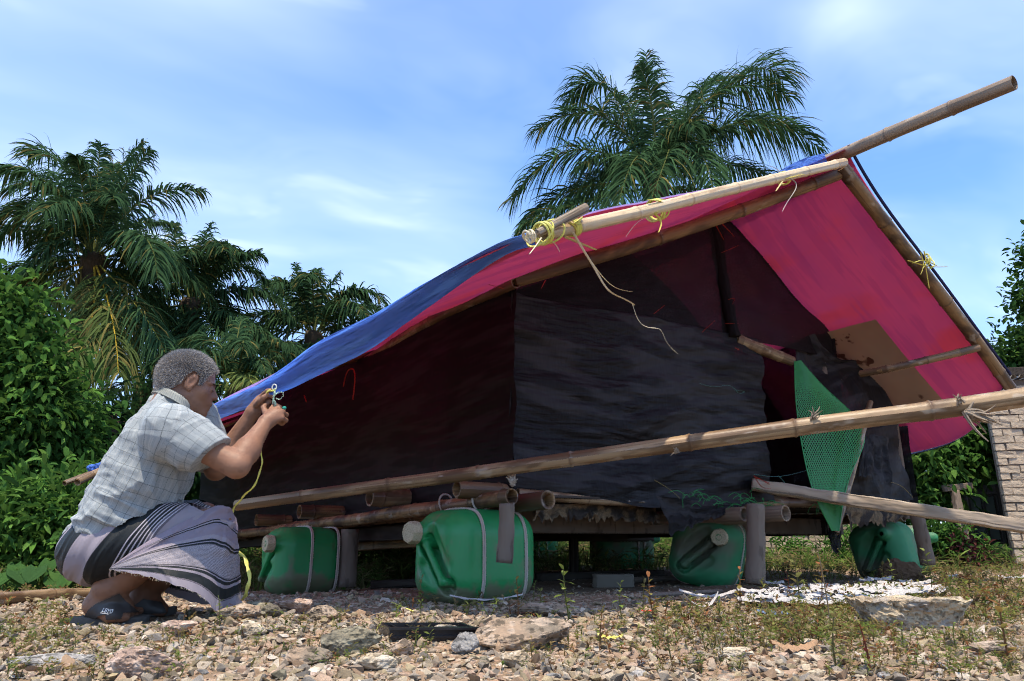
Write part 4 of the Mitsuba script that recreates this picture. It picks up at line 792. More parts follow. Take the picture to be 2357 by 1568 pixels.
hb('roof_batten', [onv(1250, 541, -1.17), onv(1560, 466, -1.185), onv(1942, 375, -1.16)], .028, .027, 'm_bamboo_pale', 45, 'pale new bamboo pole clamping the front edge of the tarpaulin', gap=.36, wall=.2)
S = spline([onv(1236, 538, -1.20), onv(1348, 479, -1.24)], 8); V, F, U = tube(S, np.linspace(.017, .021, 8), 12); part(HT, 'toggle_stick', (V, F), 'm_plank', True, uv=U, label='short weathered stick lashed over the end of the pale batten')
# shade net walls
def TOPZ(u):                                                       # underside of the roof over the front wall
    return np.interp(u, [0, 1.72, 2.6, 3.4, 3.6], [1.69, 2.60, 1.98, 1.66, 1.5])
def net_front(u0, u1, zlo, zhi, nu, nv, seed, amp=.02):
    def fn(a, b):
        u = u0+(u1-u0)*a; lo = zlo(u) if callable(zlo) else zlo; hi = zhi(u) if callable(zhi) else zhi
        z = lo+(hi-lo)*b; v = -.10*u
        q = np.stack([u*1.3, z*6+.9*np.exp(-((u-.55)/.5)**2)-.5*u, u*0+seed], -1)
        w = (meshkit.fbm(q, 4, seed)-.5)*amp*2.4+(meshkit.fbm(np.stack([u*1.1, z*1.5, u*0+seed*3.], -1), 2, seed)-.5)*.07
        w = w-.05*np.sin(np.pi*np.clip((u-u0)/(u1-u0), 0, 1))**.7*(b < .99)
        return HC+u[..., None]*HU+(v+w)[..., None]*HV+z[..., None]*np.array([0, 0, 1.])
    V, F, U = grid(fn, nu, nv); U = U*[u1-u0, 1.2]; return V, F, U
def NB(u): return .505+.02*np.cos(u*3.3)-.012*np.sin(u*9)
V, F, U = net_front(-.02, 1.98, NB, lambda u: np.full_like(u, 1.67), 90, 140, 3, .05); part(HT, 'net_panel', (V, F), 'm_net', True, uv=U, label='grey black shade net panel left of the door, in wavy folds')
V, F, U = net_front(-.03, 2.86, lambda u: np.full_like(u, 1.64)-.0*u, TOPZ, 80, 40, 5, .012); V = V+HV*.035; part(HT, 'gable_net', (V, F), 'm_net_thin', True, uv=U, label='thin dark net closing the gable')
PL_ = [(1826, 790, -.20), (1835, 850, -.22), (1850, 1000, -.28), (1868, 1090, -.30), (1885, 1172, -.32)]; PR_ = [(1864, 770, -.24), (1935, 828, -.27), (2005, 842, -.33), (2024, 870, -.36), (2066, 1002, -.38), (2104, 1150, -.40)]
L_, R_p = spline([onv(*p) for p in PL_], 60), spline([onv(*p) for p in PR_], 60)
def right_panel(a, b):
    i = np.clip((b*59).round().astype(int), 0, 59); P = L_[i]+(R_p[i]-L_[i])*a[..., None]; q = np.stack([a*5+b*3, b*5-a*2, a*0], -1)
    return P+((meshkit.fbm(q, 4, 7)-.5)*.10)[..., None]*HV
V, F, U = grid(right_panel, 40, 60); part(HT, 'net_panel', (V, F), 'm_net', True, uv=U, label='dark shade net panel right of the door')
def net_side(u0, v0, v1, zt, seed, amp=.02):
    def fn(a, b):
        v = v0+(v1-v0)*a; z = (.49-.030*v)*(1-b)+zt*b-.03*np.sin(a*np.pi*2)**2*b; w = (meshkit.fbm(np.stack([v*1.2, z*5+.2*v, v*0+seed], -1), 4, seed)-.5)*amp*2+.03*np.sin(v*1.9)
        return HC+(u0-w)[..., None]*HU+v[..., None]*HV+z[..., None]*np.array([0, 0, 1.])
    V, F, U = grid(fn, 120, 60); return V, F, U*[v1-v0, 1.2]
V, F, U = net_side(-.02, -.02, 6.9, 1.73, 9); part(HT, 'net_panel', (V, F), 'm_net_side', True, uv=U, label='black shade net along the left side wall')
V, F, U = net_side(3.62, -.36, 6.9, 1.47, 10); part(HT, 'net_panel', (V, F), 'm_net', True, uv=U, label='black shade net on the right side wall')
V, F, U = grid(lambda a, b: HC+(3.62*a)[..., None]*HU+6.88*HV+(.3+(np.interp(3.62*a, [0, .6, 1.8, 2.8, 3.62], [1.80, 2.09, 2.71, 2.05, 1.2])-.3)*b)[..., None]*np.array([0, 0, 1.]), 20, 20); part(HT, 'net_panel', (V, F), 'm_net', True, uv=U*3)
V, F, U = net_front(.1, 3.5, lambda u: np.full_like(u, .53), lambda u: TOPZ(u)+.04, 40, 40, 15, .03); V = V+HV*.95; part(HT, 'net_partition', (V, F), 'm_net_thin', True, uv=U*3)
V, F, U = grid(lambda a, b: HC+(2.88-.02*np.sin(a*9))[..., None]*HU+(-.27+1.25*a)[..., None]*HV+(.52+1.40*b)[..., None]*np.array([0, 0, 1.]), 20, 20); part(HT, 'net_partition', (V, F), 'm_net_thin', True, uv=U*3)
# net rolled round the gable post
S = spline([onv(1640, 512, -.17), onv(1662, 640, -.19), onv(1690, 775, -.22)], 14); V, F, U = tube(S, .040*(1+.12*np.sin(np.arange(14)*2.)), 12); part(HT, 'rolled_net', (V, F), 'm_net_thin', True, uv=U*3)
def rag(pts_top, pts_bot, v, mat, seed, n=40, m=16, fringe=.012, name='torn_net', label=None):
    T = np.array([onv(x, y, v) for x, y in pts_top]); B = np.array([onv(x, y, v-.03) for x, y in pts_bot]); T, B = spline(T, n), spline(B, n)
    rg = np.random.default_rng(seed); B = B+rg.normal(0, fringe, (n, 1))*[0, 0, 1]
    def fn(a, b):
        i = np.clip((a*(n-1)).round().astype(int), 0, n-1); P = T[i]+(B[i]-T[i])*b[..., None]
        return P+(meshkit.fbm(np.stack([a*7, b*3, a*0+seed], -1), 3, seed)-.5)[..., None]*.07*HV
    V, F, U = grid(fn, n, m); part(HT, name, (V, F), mat, True, label, uv=U*[2., .5])
rag([(1228, 1160), (1350, 1160), (1515, 1158)], [(1228, 1196), (1350, 1192), (1515, 1204)], -.0, 'm_sack', 4, 60, 12, .014, 'torn_sacking', 'frayed brown sacking under the front sill')
rag([(1510, 1142), (1600, 1152), (1715, 1160)], [(1545, 1232), (1612, 1203), (1690, 1178)], -.30, 'm_net', 5, 40, 16, .008, 'torn_net', 'torn corner of black net hanging beside the second jerrycan')
rag([(1945, 1165), (2020, 1160), (2085, 1168)], [(1950, 1212), (2020, 1206), (2070, 1200)], -.40, 'm_sack', 6, 40, 12, .014, 'torn_sacking')
rag([(1905, 1180), (1925, 1182), (1945, 1180)], [(1912, 1236), (1920, 1272), (1934, 1226)], -.52, 'm_net', 7, 24, 16, .012)
rag([(1985, 1010), (2010, 1000), (2040, 1010)], [(1975, 1090), (2000, 1100), (2050, 1120)], -.46, 'm_net', 8, 30, 24, .01)

# ------------------------------------------------------------------ the roof tarpaulin: blue outside, red inside
def f_tred(p, n, uv):
    a = fbm(uv.x*34+.3*uv.y, uv.y*1.6, 3., 4); b = fbm(uv.x*3.2, uv.y*3.2, 7., 4); w = noise(uv.x*420, uv.y*9., 2.)
    return mix(mix((.83, .10, .11), (.78, .12, .20), smoothstep(.35, .62, b)), (.62, .09, .18), smoothstep(.5, .62, a)*.5+w*.25)
def f_tblue(p, n, uv):
    a = fbm(uv.x*26, uv.y*1.5, 3., 3); return mix((.46, .33, .62), (.36, .29, .64), smoothstep(.3, .75, a))
scene['m_tarp_red'] = {'type': 'principledthin', 'base_color': proc(f_tred), 'roughness': .5, 'eta': 1.4, 'diff_trans': .92, 'spec_trans': 0.}
scene['m_tarp_top'] = {'type': 'principledthin', 'base_color': proc(f_tblue), 'roughness': .45, 'eta': 1.4, 'diff_trans': 1.0, 'spec_trans': 0.}
def h_tarp(p, n, uv): return fbm(uv.x*14, uv.y*45, 3., 4)*.010+fbm(uv.x*60, uv.y*60, 1., 2)*.003
def f_flap(p, n, uv): return mix((.042, .12, .47), (.08, .21, .66), smoothstep(.35, .7, fbm(uv.x*9, uv.y*30, 5., 4)))
bump('m_tarp_blue', proc(f_flap), proc(h_tarp), .4, .5)
TP = thing('tarpaulin', 'blue tarpaulin with red underside stretched over the hut as its roof', 'tarpaulin')
RIM = [(1222, 543), (1180, 556), (1120, 583), (1064, 612), (968, 666), (920, 695), (852, 735), (802, 760), (708, 812), (661, 848), (630, 868), (590, 892), (500, 932), (400, 985), (215, 1074)]
LOW = [(1234, 566), (1190, 575), (1130, 606), (1088, 635), (984, 710), (935, 746), (850, 807), (790, 838), (699, 882), (668, 897), (637, 908), (585, 930), (480, 974), (390, 1006), (215, 1087)]
def rimdepth(px):
    if px > 640: return 2.55+(1222-px)/582*.39
    k = (640-px)/425; return 2.94+5.66*(k**1.55)*.92+.0
RIMP = np.array([at(x, y, rimdepth(x)) for x, y in RIM]); LOWP = np.array([at(x, y, rimdepth(x)+.11*(x > 640)*np.clip((1222-x)/150, 0, 1)*np.clip((x-640)/120, .15, 1)+.004) for x, y in LOW])
RIMS, LOWS = spline(RIMP, 160), spline(LOWP, 160)
iG = int(np.argmin(np.abs(RIMS[:, 0]-RIMP[10][0])))
FRONT = np.vstack([[hut(1.76, -1.12, 2.66)], [hut(1.2, -1.12, 2.345)], [hut(.4, -1.12, 1.97)], [hut(-.3, -1.12, 1.655)], RIMS[0:iG+1:6]])
FL = spline(FRONT, 120); FL[:, 2] += .0
BACK = spline([hut(1.8, 6.9, 2.68), hut(.6, 6.9, 2.05), hut(-.4, 6.9, 1.55), RIMS[-1]], 120)
EDGE = RIMS[iG:]
def left_sheet(off):
    def fn(a, b):
        i = a*119; i0 = np.floor(i).astype(int).clip(0, 118); t = (i-i0)[..., None]
        f = FL[i0]*(1-t)+FL[i0+1]*t; k = BACK[i0]*(1-t)+BACK[i0+1]*t
        P = f*(1-b[..., None])+k*b[..., None]
        j = b*(len(EDGE)-1); j0 = np.floor(j).astype(int).clip(0, len(EDGE)-2); t = (j-j0)[..., None]; e = EDGE[j0]*(1-t)+EDGE[j0+1]*t
        e0 = (FL[-1]*(1-b[..., None])+BACK[-1]*b[..., None]); P = P+(e-e0)*(a**3)[..., None]
        sag = -.05*np.sin(np.pi*a)*np.sin(np.pi*np.clip(b*3.2 % 1, 0, 1))**2*(b > .02)
        w = (meshkit.fbm(np.stack([a*5, b*16, a*0], -1), 4, 4)-.5)*.05*np.sin(np.pi*np.clip(a*1.0, 0, 1))
        P[..., 2] += sag+w+off
        return P
    return grid(fn, 90, 160)
RE = spline([onv(2322, 886, -1.12)+[0, 0, .055], onu(2262, 965, 3.78), onu(2215, 1005, 3.80), onu(2150, 1030, 3.82), onu(2072, 1047, 3.84), hut(3.85, 3.2, .80), hut(3.8, 6.9, .85)], 120)
RF = spline([hut(1.76, -1.12, 2.66), onv(1945, 368, -1.12)+HU*.12+[0, 0, -.02], onv(2112, 592, -1.13), onv(2260, 790, -1.13), onv(2322, 886, -1.12)+[0, 0, .055]], 90)
RBk = spline([hut(1.8, 6.9, 2.68), hut(2.8, 6.9, 2.0), hut(3.8, 6.9, .85)], 90)
def right_sheet(off):
    def fn(a, b):
        i = a*89; i0 = np.floor(i).astype(int).clip(0, 88); t = (i-i0)[..., None]
        f = RF[i0]*(1-t)+RF[i0+1]*t; k = RBk[i0]*(1-t)+RBk[i0+1]*t; P = f*(1-b[..., None])+k*b[..., None]
        j = b*119; j0 = np.floor(j).astype(int).clip(0, 118); t = (j-j0)[..., None]; e = RE[j0]*(1-t)+RE[j0+1]*t; e0 = RE[0]*(1-b[..., None])+RE[-1]*b[..., None]
        P = P+(e-e0)*(np.clip((a-.62)/.38, 0, 1)**1.6)[..., None]
        P[..., 2] += off+(meshkit.fbm(np.stack([a*5+9, b*14, a*0], -1), 4, 6)-.5)*.045*np.sin(np.pi*a)-.03*np.sin(np.pi*a)*np.sin(b*9.)**2
        return P
    return grid(fn, 80, 130)
for nm, fn, sx in (('left', left_sheet, 3.2), ('right', right_sheet, 2.4)):
    V, F, U = fn(0.); part(TP, 'lining', (V, F), 'm_tarp_red', True, uv=U[:, ::-1]*[4.2, sx], label='red underside of the tarpaulin')
    V, F, U = fn(.008); part(TP, 'cover', (V, F), 'm_tarp_top', True, uv=U[:, ::-1]*[4.2, sx], label='blue upper face of the tarpaulin')
def flapfn(a, b):
    i = a*159; i0 = np.floor(i).astype(int).clip(0, 158); t = (i-i0)[..., None]; r = RIMS[i0]*(1-t)+RIMS[i0+1]*t; l = LOWS[i0]*(1-t)+LOWS[i0+1]*t
    P = r+[0, 0, .012]+(l-r-[0, 0, .012])*b[..., None]; n = np.array([-.25, -.95, .1])
    w = (meshkit.fbm(np.stack([a*22, b*2.2+a*9, a*0], -1), 4, 8)-.5)*.030+.034*np.sin(np.pi*np.clip(b*1.25, 0, 1))
    return P+w[..., None]*n
V, F, U = grid(flapfn, 260, 14); part(TP, 'hem', (V, F), 'm_tarp_blue', True, uv=U*[4.0, .2], label='blue edge of the tarpaulin folded down towards the man')
def flap2(a, b):                                                   # the same fold turned over the top, lying on the cover
    i = a*159; i0 = np.floor(i).astype(int).clip(0, 158); t = (i-i0)[..., None]; r = RIMS[i0]*(1-t)+RIMS[i0+1]*t
    return r+[0, 0, .012]+b[..., None]*np.array([.12, .24, .165])-(b**2)[..., None]*np.array([0, 0, .008])
V, F, U = grid(flap2, 160, 5); part(TP, 'hem', (V, F), 'm_tarp_blue', True, uv=U*[4.0, .2])
def peak(a, b):                                                    # blue top showing between batten and ridge pole
    A, B, D = onv(1780, 402, -1.13), onv(1914, 345, -1.12), onv(1908, 382, -1.12)
    up, lo = A+(B-A)*a[..., None], A+(D-A)*a[..., None]; P = up+(lo-up)*b[..., None]
    return P+HV*((1-b)*.05*a)[..., None]+(np.sin(np.pi*a)*(1-b)*.02)[..., None]*np.array([0, 0, 1.])+((meshkit.fbm(np.stack([a*7, b*4, a*0], -1), 3, 2)-.5)*.02)[..., None]*HV
V, F, U = grid(peak, 40, 10); part(TP, 'ridge_fold', (V, F), 'm_tarp_blue', True, uv=U*[1.3, 1.])
def rhem(a, b):
    i = a*119; i0 = np.floor(i).astype(int).clip(0, 118); t = (i-i0)[..., None]; r = RE[i0]*(1-t)+RE[i0+1]*t
    return r+HU*.012-b[..., None]*HU*.05+b[..., None]*np.array([0, 0, -.02])+(np.sin(a*60)*.006)[..., None]*HU
pri('m_navy', (.012, .02, .085), .6, .3)
V, F, U = grid(rhem, 120, 5); part(TP, 'hem', (V, F), 'm_navy', True, uv=U*[5., .1])
V, F, U = tube(RF-[0, 0, .0]+HV*-.02+[0, 0, .02], .010, 8); part(TP, 'hem_rope', (V, F), 'm_navy', True, uv=U)
def f_board(p, n, uv):
    a = fbm(uv.x*3, uv.y*3, 2., 4); return mix(mix((.44, .37, .22), (.32, .27, .17), a), (.10, .055, .03), smoothstep(.70, .78, fbm(uv.x*7+3, uv.y*9, 6., 3)))
scene['m_board'] = {'type': 'principledthin', 'base_color': proc(f_board), 'roughness': .7, 'eta': 1.35, 'diff_trans': .75, 'spec_trans': 0.}
RS_V, RS_F, RS_U = right_sheet(0.)
def lining_uv(px, py):                                             # where on the right hand slope that point of the photograph lies
    d = RS_V-EYE; Z = d@np.array([0, CP, SP]); x = 1178+FOC*d[:, 0]/Z; y = 784-FOC*(d@np.array([0, -SP, CP]))/Z
    i = np.argsort((x-px)**2+(y-py)**2)[:4]; w = 1/((x[i]-px)**2+(y[i]-py)**2+1); return (RS_U[i]*w[:, None]).sum(0)/w.sum()
Q = [lining_uv(*p) for p in ((1850, 770), (2018, 727), (2176, 915), (2010, 960))]
RSG = RS_V.reshape(80, 130, 3)
def boardfn(a, b):
    q = (Q[0]*(1-a[..., None])+Q[1]*a[..., None])*(1-b[..., None])+(Q[3]*(1-a[..., None])+Q[2]*a[..., None])*b[..., None]
    from scipy.ndimage import map_coordinates
    c = [q[..., 0]*79, q[..., 1]*129]; P = np.stack([map_coordinates(RSG[..., k], c, order=1, mode='nearest') for k in range(3)], -1)
    return P+np.array([-.012, 0, -.028])
V, F, U = grid(boardfn, 14, 14); solo('ceiling_sheet', (V, F), 'm_board', 'stained brown sheet of card tucked under the red roof at the right', 'sheet', uv=U)

# ------------------------------------------------------------------ poles, plank, green net
LP0, LP1 = onu(545, 1184, -.16), onu(1165, 1077, -.13); LP1 = at(1165, 1077, 3.60); LP2 = at(2340, 917, 3.05); LP3 = LP2+(LP2-LP1)*.35
k = thing('bamboo_pole', 'long sunlit bamboo pole crossing the front of the hut to the right picture edge', 'pole')
put_bamboo(k, 'culm', [LP1+(LP1-LP2)*.66, LP3], .029, .046, 'm_bamboo', 51, gap=.52)
# fibrous stump of a branch at the node
def frayed(parent, P, d, n, L, seed, mat='m_plank', w=.006, name='frayed_fibre'):
    rg = np.random.default_rng(seed); out = []
    for i in range(n):
        e = np.asarray(d)+rg.normal(0, .38, 3); e /= np.linalg.norm(e); l = L*rg.uniform(.5, 1.1); out.append(tube(spline([P+rg.normal(0, .006, 3), P+e*l*.6, P+e*l+rg.normal(0, .01, 3)], 6), np.linspace(w, w*.25, 6), 5))
    V, F, U, _ = cat(out); part(parent, name, (V, F), mat, True, uv=U)
frayed(k, at(2222, 950, 3.06), (.75, -.3, -.42), 16, .13, 3, w=.011, name='branch_stub'); frayed(k, at(2212, 928, 3.05), (-.2, -.2, .9), 6, .06, 4, w=.006, name='branch_stub'); frayed(k, at(1868, 962, 3.22), (.5, 0, .8), 7, .06, 5, w=.005, name='branch_stub'); frayed(k, at(1556, 1038, 3.31), (-.3, -.5, -.1), 6, .02, 6, name='branch_stub')
k = thing('plank', 'weathered grey plank leaning from the hut door down to the right', 'plank')
A, B = onv(1732, 1117, -.22), at(2420, 1222, 4.15); dd = B-A; V, F, U = beam(A, B+dd*.35, .20, .072, rough=.018, seed=5, n=160); part(k, 'board', (V, F), 'm_plank', 30, uv=None) if False else part(k, 'board', (V, F), 'm_plank', True, uv=U)
GN = thing('green_net', 'green plastic mesh gathered on a bamboo stick in the doorway', 'net')
pri('m_green_net', (.03, .26, .075), .4, .5)
GP0, GP1 = onv(2003, 925, -.52), onv(1922, 1226, -.55)
put_bamboo(GN, 'stick', [GP1, GP0], .024, .019, 'm_bamboo', 57, gap=.3)
GL = spline([onv(1828, 832, -.33), onv(1832, 930, -.40), onv(1848, 1040, -.46), onv(1875, 1140, -.52), onv(1915, 1222, -.57)], 60)
GR = spline([onv(1842, 830, -.33), onv(1900, 895, -.42), onv(1985, 985, -.53), onv(1962, 1080, -.56), onv(1930, 1222, -.575)], 60)
def gsurf(a, b):
    i = b*59; i0 = np.floor(i).astype(int).clip(0, 58); t = (i-i0)[..., None]; L = GL[i0]*(1-t)+GL[i0+1]*t; R = GR[i0]*(1-t)+GR[i0+1]*t
    w = .06*np.sin(np.pi*a)*np.sin(np.pi*b)-.075*np.exp(-((a-.68)/.07)**2)*np.clip(b*1.4-.3, 0, 1)*(1-b); return L+(R-L)*a[..., None]+w[..., None]*np.array([-.4, -.9, 0])
def net_mesh():
    out = []; n1, n2 = 17, 44
    for sg in (1, -1):
        for c in np.linspace(-1.2, 2.2, 84):
            s = np.linspace(0, 1, 70); aa = c+sg*(s*1.65-.5*sg*0) if sg > 0 else c-(s*1.65)+.0
            ok = (aa >= 0) & (aa <= 1)
            if ok.sum() < 3: continue
            P = gsurf(aa[ok], s[ok]); w = .0024; V = np.empty((2*len(P), 3)); tg = np.gradient(P, axis=0); sd = np.cross(tg, [-.4, -.9, .1]); sd /= np.linalg.norm(sd, axis=1, keepdims=True)+1e-9
            V[0::2] = P-sd*w; V[1::2] = P+sd*w; q = 2*np.arange(len(P)-1); out.append((V, np.vstack([np.stack([q, q+1, q+3], 1), np.stack([q, q+3, q+2], 1)])))
    for c in (0., 1.):
        s = np.linspace(0, 1, 60); V, F, _ = tube(gsurf(s*0+c, s), .004, 5); out.append((V, F))
    return cat(out)[:2]
part(GN, 'mesh', net_mesh(), 'm_green_net', True)
rg_ = np.random.default_rng(6)
def tuft(px, py, v, n, L, mat, seed, name='net_scrap', spread=(.8, .3, .16), w=.0035):
    rg = np.random.default_rng(seed); O = onv(px, py, v); out = []
    for i in range(n):
        d = rg.normal(0, 1, 3)*spread; d /= np.linalg.norm(d); p = O+rg.normal(0, .02, 3); l = L*rg.uniform(.4, 1); out.append(tube(spline([p, p+d*l*.5+[0, 0, .02], p+d*l], 7), w*.5, 4))
    V, F, U, _ = cat(out); part(HT, name, (V, F), mat, True)
for i, px in enumerate((1585, 1625, 1665, 1700, 1735, 1770)): tuft(px, 1150+i % 3*5, -.36, 8, .10, 'm_green_net', 60+i)
tuft(1885, 1168, -.45, 9, .10, 'm_green_net', 70)

# ------------------------------------------------------------------ ties and twine
pri('m_twine', (.58, .50, .24), .6, .3); pri('m_straw', (.62, .56, .40), .7, .2); pri('m_red_tie', (.45, .05, .03), .5, .3); pri('m_rope', (.42, .38, .32), .9, .1); pri('m_teal', (.10, .30, .27), .6, .3)
def lash(P, ax, r, n, w, mat='m_yellow', seed=0, parent=HT, name='lashing'):
    """Several turns of flat twine round a pole at P along ax."""
    rg = np.random.default_rng(seed); ax = np.asarray(ax, float); ax /= np.linalg.norm(ax); e1 = np.cross(ax, [0, 0, 1.]); e1 /= np.linalg.norm(e1); e2 = np.cross(ax, e1); out = []
    for i in range(n):
        a = np.linspace(0, 2*math.pi, 22); s = rg.normal(0, w); t = rg.normal(0, .35); C = P+(s+t*r*np.sin(a+rg.uniform(0, 6)))[:, None]*ax+(r+rg.uniform(0, .003))*(np.cos(a)[:, None]*e1+np.sin(a)[:, None]*e2)
        out.append(tube(C, .0042, 5, False))
    V, F, U, _ = cat(out); part(parent, name, (V, F), mat, True)
BD = onv(1942, 375, -1.16)-onv(1250, 541, -1.17)
lash(onv(1318, 524, -1.17), BD, .032, 7, .010, 'm_yellow', 1); lash(onv(1508, 484, -1.15), BD, .046, 7, .012, 'm_yellow', 2); lash(onv(1250, 537, -1.19), BD, .040, 5, .02, 'm_yellow', 3); lash(onv(1805, 410, -1.14), BD, .034, 5, .008, 'm_yellow', 4)
lash(onv(1218, 545, -1.2), BD, .022, 4, .008, 'm_straw', 5)
def tie(pts, v, r, mat, name='tie', label=None): V, F, U = tube(spline([onv(x, y, v-.01*i/len(pts)) for i, (x, y) in enumerate(pts)], 30), np.linspace(r, r*.6, 30), 5, True, .4); part(HT, name, (V, F), mat, True, label)
tie([(1318, 535), (1345, 580), (1375, 630), (1400, 668), (1440, 690), (1460, 702)], -1.2, .007, 'm_straw', label='long trailing end of twine hanging from the batten')
tie([(1352, 590), (1385, 635), (1405, 655), (1455, 672)], -1.19, .003, 'm_straw'); tie([(1455, 700), (1475, 745), (1500, 755), (1520, 760), (1530, 780), (1560, 815)], -1.2, .0028, 'm_straw'); tie([(1300, 545), (1340, 562), (1372, 575)], -1.19, .009, 'm_twine')
tie([(1510, 490), (1525, 470), (1490, 460)], -1.2, .008, 'm_yellow'); tie([(1500, 496), (1470, 510), (1440, 545)], -1.18, .003, 'm_straw'); tie([(1505, 490), (1520, 510), (1515, 535)], -1.2, .008, 'm_yellow')
tie([(1812, 408), (1830, 420), (1815, 460), (1800, 487)], -1.2, .004, 'm_feather'); tie([(1805, 410), (1790, 392), (1770, 382)], -1.18, .003, 'm_feather'); tie([(1808, 412), (1850, 402)], -1.2, .006, 'm_yellow'); tie([(1800, 418), (1785, 440)], -1.2, .008, 'm_twine')
tie([(1245, 548), (1230, 570), (1218, 585)], -1.22, .006, 'm_straw'); tie([(1260, 552), (1275, 560), (1288, 580)], -1.2, .003, 'm_straw'); tie([(1320, 515), (1340, 500), (1330, 512)], -1.2, .008, 'm_yellow')
for pts in ([(2090, 600), (2130, 612), (2180, 614)], [(2118, 580), (2124, 605), (2118, 632)], [(2128, 608), (2134, 640), (2138, 664)], [(2126, 578), (2130, 600), (2122, 620)], [(2100, 606), (2125, 600), (2155, 612)]): tie(pts, -1.2, .007, 'm_yellow')
lash(onv(2126, 606, -1.12), onv(2325, 892, -1.1)-onv(1935, 385, -1.1), .05, 5, .01, 'm_yellow', 8)
for pts in ([(1662, 516), (1690, 545)], [(1645, 515), (1665, 552)], [(1660, 582), (1700, 565)], [(1255, 645), (1245, 665)], [(1125, 655), (1160, 665)], [(1505, 722), (1530, 702)], [(1615, 765), (1645, 738)], [(1670, 745), (1700, 744)], [(1700, 805), (1690, 800)], [(1675, 690), (1690, 688), (1685, 700)]): tie(pts, -.24, .004, 'm_red_tie', 'red_tie')
for pts in ([(790, 890), (800, 855), (812, 850), (812, 920)], [(700, 910), (705, 925)]): V, F, U = tube(spline([onu(x, y, -.08) for x, y in pts], 20), .005, 5); part(HT, 'red_tie', (V, F), 'm_red_tie', True)
tie([(1610, 883), (1650, 890), (1690, 895), (1700, 905), (1712, 903), (1690, 898)], -.24, .003, 'm_teal', 'teal_string'); tie([(1735, 1092), (1780, 1097), (1830, 1090), (1855, 1083)], -.32, .004, 'm_teal', 'teal_string'); tie([(1790, 1095), (1806, 1115), (1800, 1130)], -.34, .003, 'm_teal', 'teal_string')
tie([(1505, 1105), (1545, 1130), (1575, 1170), (1573, 1200)], -.20, .0035, 'm_twine'); tie([(1645, 1096), (1665, 1088), (1682, 1080)], -.20, .0035, 'm_yellow'); tie([(2050, 1110), (2075, 1120), (2100, 1145)], -.5, .003, 'm_twine')
for pts in ([(1740, 1098), (1765, 1112), (1790, 1130)], [(1740, 1100), (1760, 1108), (1800, 1122)], [(1735, 1095), (1750, 1118), (1775, 1125)]): tie(pts, -.36, .004, 'm_red_tie', 'red_tie')
frayed(HT, onv(1180, 1115, -.2), (0, -.2, 1), 12, .06, 9, 'm_rope', .010, 'fibre_knot')

# ------------------------------------------------------------------ jerrycans
def f_can(p, n, uv):
    d = smoothstep(.14, .0, p.z)*.75; m = fbm(p.x*13, p.y*13, p.z*8, 4); c = mix((.010, .215, .058), (.022, .25, .078), fbm(p.x*3, p.y*3, p.z*3, 2))
    return mix(c, (.16, .135, .09), smoothstep(.5, .8, m+d*.55-.08)*.8)
pri('m_can', proc(f_can), .42, .5)
def f_can2(p, n, uv):
    m = fbm(p.x*7, p.y*7, p.z*7, 4); c = mix((.012, .18, .06), (.045, .215, .10), m); return mix(c, (.13, .115, .085), smoothstep(.42, .66, fbm(p.x*4+5, p.y*4, p.z*4, 3))*.85)
pri('m_can_dusty', proc(f_can2), .6, .35)
pri('m_cap', f_wood((.50, .43, .27), (.36, .30, .19)), .55, .4)
CAN = {}
def can_mesh(L, W, H, mir):
    key = (L, W, H, mir)
    if key in CAN: return CAN[key]
    f = Field((-L/2-.05, -W/2-.03, -H/2-.03), (L/2+.06, W/2+.03, H/2+.03), .0075)
    r = .125; q = np.array([L/2-r, W/2-r, H/2-r], np.float32)
    def rb(X):
        bul = X.copy(); d = np.abs(bul)-q; return np.linalg.norm(np.maximum(d, 0), axis=-1)+np.minimum(d.max(-1), 0)-r-.012*np.cos(X[..., 0]*5.5)
    f.op((-L/2, -W/2, -H/2), (L/2, W/2, H/2), rb, .01)
    s = -1 if mir else 1; x = L/2
    # hand hollows either side of a slanting handle, the raised shoulder and the pouring neck
    f.cone((x+.015, s*-.055, -.045), (x+.015, s*.06, -.165), .036, .03, .02, 'cut'); f.cone((x+.015, s*-.005, .125), (x+.015, s*.125, -.04), .042, .036, .02, 'cut')
    f.cone((x-.045, s*-.055, .065), (x-.045, s*.105, -.125), .055, .05, .02, 'cut')
    f.cone((x-.012, s*-.045, .06), (x-.012, s*.10, -.115), .017, .016, .018)
    f.cone((x-.02, s*-.045, .06), (x-.09, s*-.05, .07), .02, .03, .02); f.cone((x-.02, s*.10, -.115), (x-.09, s*.105, -.12), .018, .03, .02)
    f.cone((x-.06, s*-.10, .115), (x+.02, s*-.10, .115), .055, .047, .02)
    V, F = f.mesh(); V, F = relax(V, F, 5); CAN[key] = (V, F); return V, F
